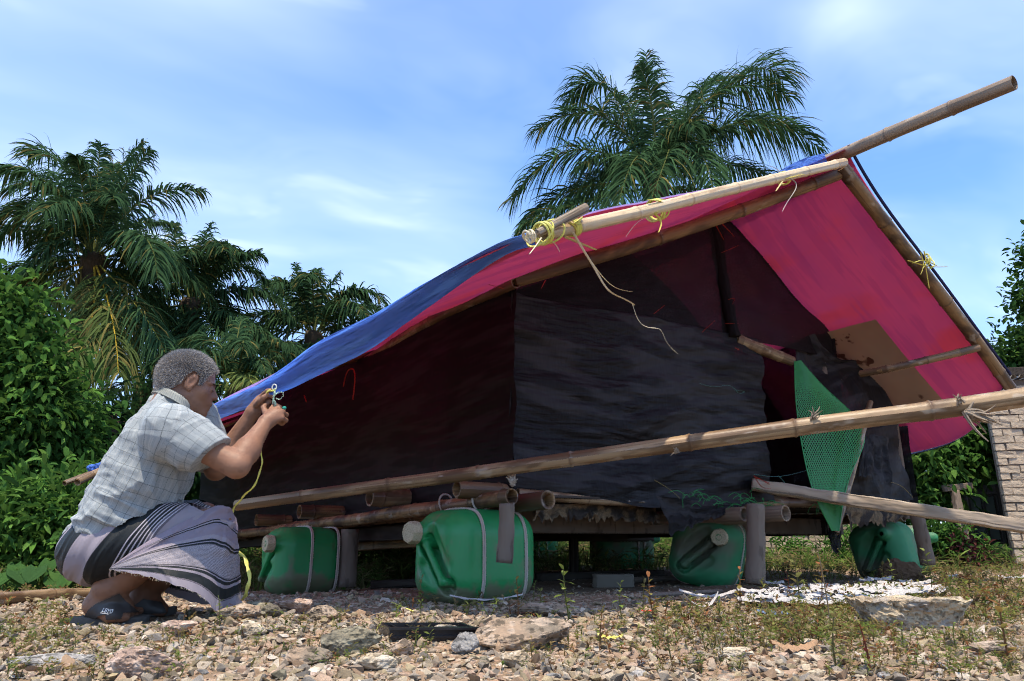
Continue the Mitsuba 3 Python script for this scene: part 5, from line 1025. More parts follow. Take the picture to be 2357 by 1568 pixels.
def jerrycan(px, py, D, axis, label, mir=False, L=.50, W=.36, H=.43, mat='m_can', cap=True, roll=0., seed=0, ropes=(.05, .17), sink=.012):
    """px, py, D: where the middle of the capped end is seen; axis: the horizontal direction the capped end looks in."""
    k = thing('jerrycan', label, 'jerrycan', 'jerrycan floats of the hut'); a = np.array([axis[0], axis[1], 0.]); a /= np.linalg.norm(a); b = np.array([-a[1], a[0], 0])
    V, F = can_mesh(L, W, H, mir); O = at(px, py, D)-a*L/2; O[2] = float(gz(O[0], O[1]))+H/2-sink
    cr, sr = math.cos(roll), math.sin(roll); R = np.column_stack([a, b*cr+np.array([0, 0, sr]), np.array([0, 0, cr])-b*sr])
    rg = np.random.default_rng(seed); V = V@R.T+O; part(k, 'body', (V, F), mat, True)
    if cap:
        s = -1 if mir else 1; C = np.array([L/2+.012, s*-.10, .115]); n = 40; th_ = np.linspace(0, 2*math.pi, n, endpoint=False); rr = .053+.004*(np.arange(n) % 5 == 0)
        prof = [(0, 1.04), (.006, 1.06), (.012, 1.), (.045, .97), (.052, .90), (.053, .72), (.050, .70), (.050, 0.001)]
        Vc = np.array([[C[0]+h, C[1]+q*(rr[i] if h > .008 and q > .8 else .053)*math.cos(th_[i]), C[2]+q*(rr[i] if h > .008 and q > .8 else .053)*math.sin(th_[i])] for h, q in prof for i in range(n)])
        Fc = np.vstack([[[j*n+i, j*n+(i+1) % n, (j+1)*n+(i+1) % n], [j*n+i, (j+1)*n+(i+1) % n, (j+1)*n+i]] for j in range(len(prof)-1) for i in range(n)])
        part(k, 'cap', (Vc@R.T+O, Fc), 'm_cap', 30, label='cream screw cap')
    for x in ropes:
        t = np.linspace(0, 2*math.pi, 60); e = 3.6; sx = np.sign(np.cos(t))*np.abs(np.cos(t))**(2/e); sz = np.sign(np.sin(t))*np.abs(np.sin(t))**(2/e)
        bu = .005+.012*math.cos((L/2-.12-x)*5.5); P = np.column_stack([L/2-.12-x+.012*np.sin(t+seed), sx*(W/2+bu), sz*(H/2+bu)]); out = []
        for o in (-.005, .005):
            Q = P.copy(); Q[:, 0] += o; out.append(tube(Q@R.T+O, .0055, 6, False))
        V, F, U, _ = cat(out); part(k, 'rope', (V, F), 'm_rope', True)
    return k
AX = -HU
jerrycan(988, 1287, 3.66, AX+np.array([.05, -.1, 0]), 'large clean green jerrycan with a cream cap under the near corner of the hut', seed=1, ropes=(.06, .34), L=.58, W=.40, H=.44)
jerrycan(612, 1303, 5.05, AX+np.array([.0, -.12, 0]), 'green jerrycan between the man and the hanging bamboo post', True, seed=2, ropes=(.12, .32), sink=.0)
jerrycan(1615, 1272, 4.95, AX+np.array([.42, -.25, 0]), 'dusty dark green jerrycan beside the grey post under the doorway', True, seed=3, mat='m_can_dusty', roll=-.25, ropes=(.05,), W=.44, H=.46)
jerrycan(2015, 1268, 5.75, AX+np.array([.10, -.2, 0]), 'mud caked green jerrycan behind the soil mound', True, cap=False, seed=4, mat='m_can_dusty', roll=.2, ropes=(), W=.40)
jerrycan(1500, 1293, 8.35, (.9, .2), 'far green jerrycan seen under the hut with two dark cords', cap=False, seed=5, mat='m_can_dusty', ropes=(.05, .12), L=.7)
jerrycan(1283, 1291, 10.0, (.95, .1), 'farthest green jerrycan, half hidden behind the nearest one', cap=False, seed=6, mat='m_can_dusty', ropes=(.06, .16), L=.6)
jerrycan(2140, 1262, 7.0, (.8, -.3), 'pale green jerrycan end just behind the right hand wooden post', cap=False, seed=7, mat='m_can_dusty', ropes=(), L=.45)
# rope loops from the near can over the rail
for px in (992, 1075):
    P = onv(px, 1160+(1075-px)*.12-8, -.0); 
RL = onv(1176, 1144, -.22)
for s in (.28, .62):
    C = RL+HV*s+[0, 0, -.008]; a = np.linspace(0, 2*math.pi, 26); e1, e2 = HU, np.array([0, 0, 1.]); P = C+.046*(np.cos(a)[:, None]*e1+np.sin(a)[:, None]*e2*1.15)+(.012*np.sin(a))[:, None]*HV; V, F, U = tube(P, .006, 6, False); part(HT, 'rope_loop', (V, F), 'm_rope', True)
# soil mound, sleepers and blocks under the floor
def f_soil(p, n, uv): return mix((.14, .095, .06), (.075, .05, .032), fbm(p.x*40, p.y*40, p.z*40, 4))
bump('m_soil', proc(f_soil), proc(lambda p, n, uv: fbm(p.x*60, p.y*60, p.z*60, 3)*.012), .98, .05)
V, F = rock(3, 20, .8); V, F = bevel_rock(V, F, 4, .12, 3); O = at(2078, 1312, 5.5); O[2] = gz(O[0], O[1]); solo('soil_mound', (V*[.20, .16, .20]+O+[0, .05, .02], F), 'm_soil', 'heap of brown soil against the right hand jerrycan and post', 'soil')
for i, (a, b, w, h, lb) in enumerate([((1240, 1352, 5.6), (1520, 1338, 6.1), .12, .065, 'dark sleeper lying on the earth beneath the hut, behind the nearest jerrycan'), ((860, 1350, 5.6), (1140, 1356, 5.3), .10, .06, 'dark sleeper on the earth between the hanging post and the nearest jerrycan')]):
    A, B = at(*a), at(*b); A[2] = float(gz(A[0], A[1]))+h*.4; B[2] = float(gz(B[0], B[1]))+h*.4; V, F, U = beam(A, B, w, h, rough=.02, seed=i); solo('timber_sleeper', (V, F), 'm_darkwood', lb, 'timber', uv=U)
A = at(1370, 1352, 5.3); V, F, U = beam(A+[0, 0, -.01], A+[.24, .05, -.01], .1, .10); 
pri('m_block', (.17, .15, .12), .9, .1); O = gnd(1412, 1353); V, F, U = beam(O+[-.125, 0, .042], O+[.125, .03, .042], .10, .085, rough=.008); solo('brick_block', (V, F), 'm_block', 'grooved grey block on the earth under the far jerrycan', 'block', uv=U)
for i, (p0, p1, r, lb) in enumerate([((1480, 1378), (1660, 1366), .012, 'thin grey stick on the earth in front of the second jerrycan'), ((1400, 1344), (1560, 1338), .02, 'dark stick lying under the hut')]):
    A, B = gnd(*p0)+[0, 0, r], gnd(*p1)+[0, 0, r]; V, F, U = tube(spline([A, B], 8), r, 8); solo('stick', (V, F), 'm_post', lb, 'stick', uv=U)
k = thing('fallen_bamboo', 'bamboo pole lying on the ground behind the feet of the man', 'pole')
A, B = gnd(-60, 1398), gnd(560, 1352); put_bamboo(k, 'culm', [A+[0, 0, .03], B+[0, 0, .03]], .03, .026, 'm_bamboo', 61, gap=.4)
# roof pole ends with a rag of tarpaulin behind the man's back
k = thing('pole_ends', 'two cut bamboo poles with a blue rag sticking out behind the back of the man', 'pole')
F0 = RIMS[-1]
put_bamboo(k, 'pole', [at(148, 1112, 6.5), at(330, 1045, 7.4)], .024, .024, 'm_bamboo', 62); put_bamboo(k, 'pole', [at(178, 1110, 6.45), at(340, 1030, 7.3)], .034, .034, 'm_bamboo', 63)
V, F = rock(8, 18, .9); V, F = bevel_rock(V, F, 3, .14, 8); part(k, 'rag', (V*[.12, .10, .10]+at(222, 1078, 6.8), F), 'm_tarp_blue', True, uv=V[:, :2])
# ------------------------------------------------------------------ the squatting man
M_ = lambda px, py, y: at(px, py, y)
PS = thing('person', 'grey haired person squatting in a checked shirt and striped sarong, tying the blue tarpaulin edge', 'person')
def f_skin(p, n, uv):
    a = fbm(p.x*30, p.y*30, p.z*30, 3); b = noise(p.x*9, p.y*9, p.z*9)
    return mix(mix((.275, .145, .088), (.20, .10, .062), b), (.145, .075, .05), smoothstep(.55, .75, a)*.45)
bump('m_skin', proc(f_skin), proc(lambda p, n, uv: fbm(p.x*130, p.y*130, p.z*130, 2)*.0006), .55, .35)
HO, PSI, PIT_ = M_(432, 882, 2.86), math.radians(27), math.radians(13)
Hf = np.array([math.cos(PSI)*math.cos(PIT_), math.sin(PSI)*math.cos(PIT_), -math.sin(PIT_)]); Hn = np.array([math.sin(PSI), -math.cos(PSI), 0]); Hup = np.cross(Hn, Hf)
HR = np.array([Hf, Hn, Hup]); hd = lambda a, b, c: HO+a*Hf+b*Hn+c*Hup
# joints
TS = [(M_(240, 1254, 2.86), .108, 1.35), (M_(292, 1182, 2.85), .134, 1.18), (M_(338, 1098, 2.85), .134, 1.2), (M_(373, 1022, 2.845), .118, 1.35), (M_(393, 952, 2.85), .098, 1.45)]
NS, NE, NW = M_(398, 992, 2.70), M_(545, 1072, 2.70), M_(611, 973, 2.86)
FS, FE, FW = M_(447, 968, 2.99), M_(497, 1080, 3.02), M_(581, 950, 2.99)
NH, NK, NA = M_(235, 1262, 2.77), M_(498, 1200, 2.865), M_(250, 1352, 2.80)
FH, FK, FA = M_(252, 1256, 2.95), M_(470, 1188, 3.07), M_(330, 1368, 3.02)
def torso(f, grow, k=.03, upto=5):
    for i in range(min(upto, 5)-1):
        (a, ra, qa), (b, rb, qb) = TS[i], TS[i+1]; f.cone(a, b, ra+grow, rb+grow, k, sq=(1, (qa+qb)/2, 1))
def finger(f, pts, r0, r1):
    for i in range(len(pts)-1):
        t0, t1 = i/(len(pts)-1), (i+1)/(len(pts)-1); f.cone(pts[i], pts[i+1], r0+(r1-r0)*t0, r0+(r1-r0)*t1, .004)
def foot(f, g=0.):
    f.cone(M_(290, 1322, 2.825), NA, .062+g, .046+g, .02); f.cone(NA, M_(217, 1391, 2.80), .044+g, .037+g, .025); f.cone(NA, M_(283, 1398, 2.835), .045+g, .031+g, .025)
    f.cone(M_(217, 1393, 2.79), M_(255, 1416, 2.78), .034+g, .024+g, .02); f.cone(M_(283, 1398, 2.84), M_(302, 1408, 2.89), .030+g, .022+g, .02); f.cone(M_(255, 1414, 2.78), M_(288, 1419, 2.815), .024+g, .018+g, .02); f.cone(M_(283, 1400, 2.84), M_(292, 1413, 2.85), .028+g, .02+g, .02)
def far_foot(f, g=0.):
    f.cone(M_(360, 1330, 3.03), FA, .055+g, .045+g, .02); f.cone(FA, M_(312, 1392, 3.0), .044+g, .034+g, .02); f.cone(FA, M_(372, 1403, 3.06), .044+g, .026+g, .02); f.cone(M_(312, 1392, 3.0), M_(372, 1406, 3.02), .034+g, .022+g, .02); f.cone(M_(372, 1404, 3.05), M_(392, 1408, 3.06), .022+g, .013+g, .01)
def build_body():
    f = Field((-1.80, 2.45, -.03), (-.80, 3.30, 1.22), .0042)
    torso(f, -.014, upto=5)
    f.cone(M_(398, 960, 2.855), hd(-.024, 0, -.075), .064, .060, .03); f.cone(hd(-.028, 0, -.08), hd(-.012, 0, -.02), .064, .062, .03)
    # head
    f.ball(hd(-.010, 0, .024), (.106, .080, .098), HR, .02); f.ball(hd(.043, 0, -.040), (.064, .065, .083), HR, .025)
    f.ball(hd(.083, 0, -.060), (.030, .036, .030), HR, .018); f.cone(hd(.098, 0, .004), hd(.117, 0, -.025), .0085, .0125, .008)
    for s in (-1, 1):
        f.cone(hd(.012, s*.052, -.058), hd(.080, s*.018, -.104), .022, .019, .02); f.ball(hd(.060, s*.047, -.028), .026, None, .02); f.cone(hd(.093, s*.012, .017), hd(.076, s*.054, .015), .010, .010, .01)
        f.ball(hd(.108, s*.036, -.004), .015, None, .012, 'cut'); f.ball(hd(.087, s*.033, -.005), .0145, None, .004); f.ball(hd(.106, s*.015, -.031), .010, None, .006)
        ER = np.array([Hf*.94-Hup*.34, Hn, Hup*.94+Hf*.34]); f.ball(hd(.010, s*.083, -.006), (.021, .009, .037), ER, .006); f.ball(hd(.014, s*.0935, -.008), (.011, .008, .022), ER, .004, 'cut'); f.ball(hd(.013, s*.080, -.036), (.010, .007, .010), ER, .006)
    f.cone(hd(.110, -.016, -.058), hd(.110, .016, -.058), .0072, .0072, .006); f.cone(hd(.105, -.015, -.077), hd(.105, .015, -.077), .0085, .0085, .006); f.cone(hd(.121, -.03, -.067), hd(.121, .03, -.067), .0042, .0042, .003, 'cut')
    f.ball(hd(.086, 0, -.103), (.024, .026, .022), HR, .018)
    # arms
    f.cone(NS, NE, .058, .046, .02); f.cone(NE, NE+(NW-NE)*.35, .043, .047, .02); f.cone(NE+(NW-NE)*.3, NW, .047, .027, .02)
    f.cone(FS, FE, .058, .044, .02); f.cone(FE, FE+(FW-FE)*.35, .042, .044, .02); f.cone(FE+(FW-FE)*.3, FW, .044, .027, .02)
    # near hand: a loose fist, its back to the viewer
    mc = [M_(631, 935, 2.925), M_(642, 939, 2.905), M_(649, 949, 2.89), M_(648, 962, 2.88)]
    for m in mc: f.cone(NW+(m-NW)*.12, m, .022, .0125, .012)
    f.cone(NW, M_(634, 955, 2.885), .026, .023, .02)
    for i, m in enumerate(mc):
        o = lambda dx, dy, d: m+np.array([dx*.00172, d, -dy*.00172])
        if i == 0: finger(f, [m, o(2, -3, .034), o(-6, -8, .052), o(-9, -10, .036)], .0108, .0085)
        else: finger(f, [m, o(4, 3, .034), o(-7, 9, .048), o(-15, 6, .030)], .0108, .0088)
    finger(f, [M_(616, 962, 2.875), M_(610, 948, 2.90), M_(606, 938, 2.915), M_(611, 932, 2.93)], .0135, .0088)
    # far hand: palm towards us, fingers up to the eyelet
    pc = [M_(597, 916, 2.985), M_(601, 920, 3.0), M_(603, 927, 3.01), M_(602, 935, 3.01)]
    for m in pc: f.cone(FW+(m-FW)*.1, m, .022, .0125, .012)
    f.cone(FW, M_(594, 930, 2.985), .025, .022, .02)
    finger(f, [pc[0], M_(608, 906, 2.975), M_(615, 900, 2.95), M_(622, 898, 2.935)], .0105, .0082); finger(f, [pc[1], M_(614, 912, 2.99), M_(622, 911, 2.965), M_(626, 913, 2.95)], .0105, .0085)
    finger(f, [pc[2], M_(615, 921, 3.0), M_(620, 925, 2.98), M_(615, 929, 2.965)], .0105, .0085); finger(f, [pc[3], M_(613, 933, 3.0), M_(616, 937, 2.985), M_(609, 938, 2.975)], .0098, .008)
    finger(f, [M_(590, 932, 2.955), M_(599, 922, 2.935), M_(607, 915, 2.925), M_(615, 909, 2.925)], .0135, .009)
    # legs and feet
    f.cone(NH, NK, .095, .052, .02); f.cone(FH, FK, .095, .052, .02); f.cone(NK, M_(290, 1322, 2.825), .050, .060, .02); f.cone(FK, M_(360, 1330, 3.03), .050, .058, .02)
    foot(f); far_foot(f)
    for a, b, r in (((303, 1406, 2.90), (322, 1406, 2.925), .0135), ((300, 1411, 2.875), (312, 1413, 2.89), .0105), ((290, 1416, 2.845), (302, 1418, 2.855), .0102), ((280, 1420, 2.82), (291, 1423, 2.825), .0098), ((268, 1424, 2.795), (278, 1427, 2.80), .0095)):
        f.cone(M_(*a), M_(*b), r+.002, r, .004)
    V, F = f.mesh(); return relax(V, F, 2)
BV_, BF_ = build_body(); part(PS, 'body', (BV_, BF_), 'm_skin', True)
# eyes, brows
pri('m_eye', (.03, .022, .02), .2, .5); pri('m_brow', (.07, .06, .055), .9, .1)
def blob(c, r, R): m = trimesh.creation.icosphere(subdivisions=2); return (np.asarray(m.vertices)*r)@R+c, m.faces
for s in (1, -1):
    part(PS, 'eye', blob(hd(.0968, s*.034, -.0085), (.006, .0105, .0022), HR), 'm_eye', True)
    part(PS, 'eyebrow', blob(hd(.096, s*.034, .0185), (.007, .018, .0035), HR), 'm_brow', True)
# hair: a close cap and short strands
HLINE = np.array([(.100, .094), (.078, .062), (.062, .030), (.050, -.006), (.038, -.012), (.030, .025), (.008, .038), (-.012, .012), (-.02, -.022), (-.045, -.050), (-.075, -.075), (-.16, -.10), (-.16, .2), (.100, .2)])
from shapely.geometry import Polygon, Point
import shapely
HPOLY = Polygon(HLINE)
def hair():
    f = Field(HO-.19, HO+.19, .0045); f.ball(hd(-.010, 0, .024), (.112, .0865, .1045), HR, .02); f.cone(hd(-.028, 0, -.07), hd(-.02, 0, -.01), .069, .074, .03)
    V, F = f.mesh(); q = (V-HO)@HR.T; V, F = keep(V, F, shapely.contains_xy(HPOLY, q[:, 0], q[:, 2])); pri('m_scalp', (.16, .145, .135), .9, .1); part(PS, 'hair', (V, F), 'm_scalp', True, label='short cropped grey hair')
    rg = np.random.default_rng(4); n = 24000; N = vnormals(V, F); i = rg.integers(0, len(V), n); P = V[i]+rg.normal(0, .0016, (n, 3)); d = N[i]+np.array([-.0, 0, 0])+.75*(-Hf*.25-Hup*.35)*np.clip(1-((V[i]-HO)@Hup)[:, None]*9, 0, 1)+.5*Hf*np.clip(((V[i]-HO)@Hup)[:, None]*9-.2, 0, 1)+rg.normal(0, .17, (n, 3))
    d /= np.linalg.norm(d, axis=1, keepdims=True); L = rg.uniform(.009, .018, n)[:, None]; s = np.cross(d, rg.normal(0, 1, (n, 3))); s /= np.linalg.norm(s, axis=1, keepdims=True); w = .00065
    Vs = np.stack([P-s*w, P+s*w, P+d*L+s*w*.3-[0, 0, .002]], 1).reshape(-1, 3); col = np.where(rg.random((n, 1)) < .75, np.array([.40, .395, .39]), np.array([.17, .16, .155]))*rg.uniform(.7, 1.2, (n, 1))
    part(PS, 'hair', (Vs, np.arange(3*n).reshape(-1, 3)), 'm_vc', False, color=np.clip(np.repeat(col, 3, 0), 0, 1), kind='stuff')
hair()
# shirt
AXS = np.array([t[0] for t in TS])
def spine_uv(V):
    seg = np.diff(AXS, axis=0); L = np.r_[0, np.cumsum(np.linalg.norm(seg, axis=1))]; best = np.full(len(V), 9.); S = np.zeros(len(V)); A = np.zeros(len(V))
    for i in range(4):
        e = seg[i]/np.linalg.norm(seg[i]); t = np.clip((V-AXS[i])@e, 0 if i else -.3, np.linalg.norm(seg[i]) if i < 3 else .3); r = V-(AXS[i]+t[:, None]*e); d = np.linalg.norm(r, axis=1)
        lat = np.array([0, 1., 0]); fw = np.cross(e, lat); a = np.arctan2(r@lat, r@fw); k = d < best-1e-6; best[k] = d[k]; S[k] = L[i]+t[k]; A[k] = a[k]
    return S, A
def f_shirt(p, n, uv):
    x, y = uv.x/.041, uv.y/.041; wx = x+.10*noise(uv.x*22, uv.y*22, 1.); wy = y+.10*noise(uv.x*22, uv.y*22, 5.)
    dx, dy = dr.abs(wx-dr.round(wx)), dr.abs(wy-dr.round(wy)); l = dr.maximum(1-smoothstep(.012, .036, dx), 1-smoothstep(.012, .036, dy))
    d2 = dr.abs(wx+.5-dr.round(wx+.5)); l2 = (1-smoothstep(.03, .06, dr.abs(d2-.06)))*.5
    w = noise(uv.x*500, uv.y*500, 3.)
    c = mix((.235, .27, .28), (.295, .328, .335), w); c = mix(c, (.38, .405, .40), l2); return mix(c, (.09, .105, .115), l*.75)
pri('m_shirt', proc(f_shirt), .85, .2, sheen=.3)
pri('m_collar', (.27, .285, .26), .9, .15)
def px_of(V): d = V-EYE; Z = d@np.array([0, CP, SP]); return 1178+FOC*d[:, 0]/Z, 784-FOC*(d@np.array([0, -SP, CP]))/Z
def shirt():
    f = Field((-1.80, 2.48, .12), (-.95, 3.25, 1.10), .0048)
    torso(f, .010, .025, 4); (a4, r4, q4) = TS[4]; f.cone(TS[3][0], a4, TS[3][1]+.006, .082, .03, sq=(1, 1.35, 1))
    sl = M_(492, 1052, 2.70); f.cone(NS, sl, .094, .088, .035); f.cone(M_(380, 965, 2.78), NS, .068, .09, .03)
    fl = FS+(FE-FS)*.62; f.cone(FS, fl, .088, .08, .03); f.cone(M_(400, 960, 2.92), FS, .068, .085, .03)
    e = sl-NS; e /= np.linalg.norm(e); 
    # cuff planes, hem and neck opening
    nc = np.array([.70, .05, -.70]); nc /= np.linalg.norm(nc); cc = M_(481, 1052, 2.70); r = f.block(f.lo, f.lo+f.h*f.n, 0); X, sl_ = r
    near = np.linalg.norm((X-NS.astype(np.float32)), axis=-1) < .30; ax = (X-NS.astype(np.float32))@e.astype(np.float32)
    g = ((X-cc.astype(np.float32))@nc.astype(np.float32)); sel = near & (ax > .07) & (X[..., 1] < 2.83) & (X[..., 0] > NS[0]+.04); f.D = np.where(sel, np.maximum(f.D, g), f.D)
    V, F = f.mesh(); V, F = relax(V, F, 4)
    S, A = spine_uv(V); N = vnormals(V, F)
    arm = (V-NS)@e; rad = np.linalg.norm((V-NS)-arm[:, None]*e, axis=1); onarm = np.clip((arm-.02)/.05, 0, 1)*(rad < .13)*(V[:, 1] < 2.84)
    low = np.clip(1.15-S/.30, 0, 1)
    q = np.stack([S*17+.9*np.sin(A*1.3+.6), A*1.15, S*0], -1); w1 = 1-np.abs(2*meshkit.fbm(q, 3, 5)-1)
    q2 = np.stack([S*7-A*1.6, A*1.1+S*2, S*0+4], -1); w2 = 1-np.abs(2*meshkit.fbm(q2, 3, 9)-1)
    qa = np.stack([arm*9+rad*4, (V[:, 2]-V[:, 0]*.4)*7, arm*0+2], -1); w3 = 1-np.abs(2*meshkit.fbm(qa, 3, 2)-1)
    V = V+N*(((w1**2-.35)*.020*(.3+low))*(1-onarm)+((w2**2.2-.25)*.017)*(1-onarm)+w3**2*.014*onarm*np.clip(np.abs((V-cc)@nc)/.03-.2, 0, 1))[:, None]
    V, F = relax(V, F, 1); px, py = px_of(V)
    hem = np.interp(px, [120, 139, 187, 234, 318, 382, 427, 470], [1294, 1284, 1252, 1227, 1189, 1166, 1160, 1155]); m = (py < hem+3*np.sin(px*.12)) | (V[:, 1] > 3.1) & (py < 1225)
    nk = np.linalg.norm(np.stack([(px-404)/40., (py-925)/26.], 1), axis=1) > .0
    V2, F2 = V, F; F2 = F2[m[F2].all(1)]; cc_ = trimesh.graph.connected_components(trimesh.Trimesh(V, F2, process=False).edges, min_len=500); big_ = np.zeros(len(V), bool); big_[max(cc_, key=len)] = True; F2 = F2[big_[F2].all(1)]; u = np.unique(F2); r = np.full(len(V), -1); r[u] = np.arange(len(u)); V2, F2 = V[u], r[F2]; S, A, arm, onarm, rad = S[u], A[u], arm[u], onarm[u], rad[u]
    lat = np.array([0, 1., 0]); fw = np.cross(e, lat); rr = (V2-NS)-arm[:, None]*e; aa = np.arctan2(rr@lat, rr@fw); big = onarm > .5
    U = np.stack([np.where(big, aa*.09, A*.17+.013), np.where(big, arm+.02, S)], 1)
    part(PS, 'shirt', (V2, F2), 'm_shirt', True, label='pale blue grey short sleeved shirt with a thin dark check', uv=U)
shirt()
def collar():
    pts = [(354, 903, 2.86), (364, 901, 2.785), (390, 911, 2.745), (416, 926, 2.755), (432, 941, 2.80), (436, 946, 2.86), (432, 938, 2.93), (414, 922, 2.955), (388, 910, 2.95), (366, 904, 2.92), (357, 905, 2.86)]
    C = spline([M_(*p) for p in pts], 70); up = M_(398, 905, 2.85)-M_(392, 920, 2.85); up /= np.linalg.norm(up); c = C.mean(0)
    def fn(a, b):
        i = np.clip((a*69).round().astype(int), 0, 69); P = C[i]; o = P-c; o = o/np.linalg.norm(o, axis=-1, keepdims=True)
        s = np.sin(b*np.pi); h = 1.12*np.where(b < .5, b*2, 2-b*2); side = np.where(b < .5, 1, -1)
        return P+(h*.030-.008)[..., None]*up+o*(.0045*side-.014*h+.006+.0012*np.sin(a*440)*(b < .5))[..., None]
    V, F, U = grid(fn, 211, 11); part(PS, 'collar', (V, F), 'm_collar', True)
collar()
# sarong
BAND0, BDIR = M_(170, 1318, 2.8), None
d_ = M_(170+125, 1318+90, 2.8)-BAND0; BDIR = d_/np.linalg.norm(d_)
def stripes(s, stops):
    c = mi.Color3f(stops[0][1])
    for x, col in stops[1:]: c = mix(c, col, smoothstep(x-.0012, x+.0012, s))
    return c
BLK, LIL, WHT, GRY = (.010, .014, .016), (.245, .222, .255), (.46, .43, .47), (.14, .13, .15)
def f_sar1(p, n, uv):
    s = (p.x-BAND0[0])*BDIR[0]+(p.z-BAND0[2])*BDIR[2]+.012*noise(p.x*9, p.y*9, p.z*9)
    st = [(-1, BLK), (-.09, LIL), (-.075, BLK), (.004, LIL), (.086, BLK)]
    x = .148
    for i in range(6): st += [(x, WHT), (x+.0035, BLK if i < 4 else (.10, .09, .11))]; x += .0115
    st += [(x, LIL), (.30, BLK), (.312, LIL), (.318, BLK), (.324, LIL)]
    return stripes(s, st)
pri('m_sarong', proc(f_sar1), .6, .3, sheen=.3)
def f_sar2(p, n, uv):
    q = uv.y+.008*noise(uv.x*14, uv.y*6, 2.)                      # 0 at the hem
    st = [(-1, LIL), (.115, BLK), (.122, (.2, .17, .2)), (.13, BLK), (.235, LIL), (.268, BLK), (.30, LIL), (.312, BLK), (.325, GRY), (.60, BLK), (.622, LIL), (.632, BLK), (.655, LIL), (.70, (.20, .175, .215)), (.82, BLK), (.835, LIL), (.85, BLK), (.862, (.215, .185, .23))]
    c = stripes(q, st); l = dr.abs(q*70-dr.round(q*70)); wv = smoothstep(.30, .12, l)*smoothstep(.325, .34, q)*smoothstep(.6, .585, q)
    return mix(c, (.40, .38, .41), wv*.8)
pri('m_sarong_drape', proc(f_sar2), .65, .3, sheen=.3)
def sarong():
    f = Field((-1.82, 2.48, .02), (-.98, 3.30, .72), .0048)
    f.ball(M_(229, 1267, 2.86), (.126, .168, .126), None, .03); f.cone(TS[0][0], TS[1][0], .106, .130, .03, sq=(1, 1.25, 1)); f.cone(NH, M_(380, 1222, 2.82), .112, .094, .03); f.cone(M_(380, 1222, 2.82), NK+[.004, 0, .008], .098, .064, .03); f.cone(FH, FK+[0, 0, .01], .125, .064, .04); f.cone(M_(300, 1215, 2.86), M_(430, 1190, 2.97), .12, .05, .04)
    V, F = f.mesh(); V, F = relax(V, F, 4); N = vnormals(V, F); s = (V-BAND0)@BDIR; t = V@np.cross(BDIR, [0, 1., 0])
    w = 1-np.abs(2*meshkit.fbm(np.stack([s*22+2*meshkit.noise(V*5), t*3.2, V[:, 1]*3], -1), 3, 6)-1); V = V+N*(w**3*.010-.002)[:, None]
    px, py = px_of(V); S, A = spine_uv(V); V, F = keep(V, F, S < .27); part(PS, 'sarong', (V, F), 'm_sarong', True, label='lilac, black and white striped sarong')
    Tp = [(256, 1304, 2.675), (330, 1252, 2.70), (400, 1212, 2.735), (462, 1180, 2.78), (508, 1163, 2.815), (534, 1178, 2.87), (543, 1196, 2.95), (532, 1184, 3.06), (470, 1170, 3.14), (350, 1236, 3.12)]
    Bp = [(250, 1311, 2.675), (335, 1326, 2.65), (415, 1350, 2.67), (470, 1378, 2.72), (502, 1411, 2.785), (521, 1404, 2.86), (553, 1388, 2.98), (546, 1385, 3.09), (480, 1392, 3.15), (380, 1364, 3.13)]
    T, B = spline([M_(*p) for p in Tp], 150), spline([M_(*p) for p in Bp], 150)
    def fn(a, b):
        i = np.clip((a*149).round().astype(int), 0, 149); t, h = T[i], B[i]; P = h+(t-h)*b[..., None]; L = np.linalg.norm(t-h, axis=-1)
        o = np.array([.25, -.95, 0])*(a < .5)[..., None]+np.array([.9, .3, 0])*((a >= .4) & (a < .72))[..., None]
        w = (meshkit.fbm(np.stack([a*13+b*2.5, b*1.2+a*3, a*0], -1), 3, 3)-.5)*.035*(1-b)**.6+(meshkit.fbm(np.stack([a*5, b*8-a*10, a*0+3], -1), 3, 8)-.5)*.03*b
        return P+o*(w*np.clip(L/.15, .15, 1)+.006*np.sin(np.pi*np.clip(b, 0, 1))*np.clip(L/.3, 0, 1))[..., None]+np.array([0, 0, .004])*(np.sin(a*130)*(b < .01)*.5)[..., None]
    V, F, U = grid(fn, 260, 60); part(PS, 'sarong', (V, F), 'm_sarong_drape', True, label='hanging flap of the sarong with stripes along its frayed hem', uv=U*[3, 1])
    rg = np.random.default_rng(9); out = []
    for i in range(150):
        k = rg.uniform(0, 105); P = B[int(k)]+rg.normal(0, .002, 3); d = np.array([rg.normal(0, .3), rg.normal(0, .3), -1])*rg.uniform(.002, .006)*(1 if i > 3 else 8); out.append(tube([P, P+d*.5, P+d], .0009, 3, False))
    V, F, U, _ = cat(out); part(PS, 'hem_fringe', (V, F), 'm_straw', True, kind='stuff')
sarong()
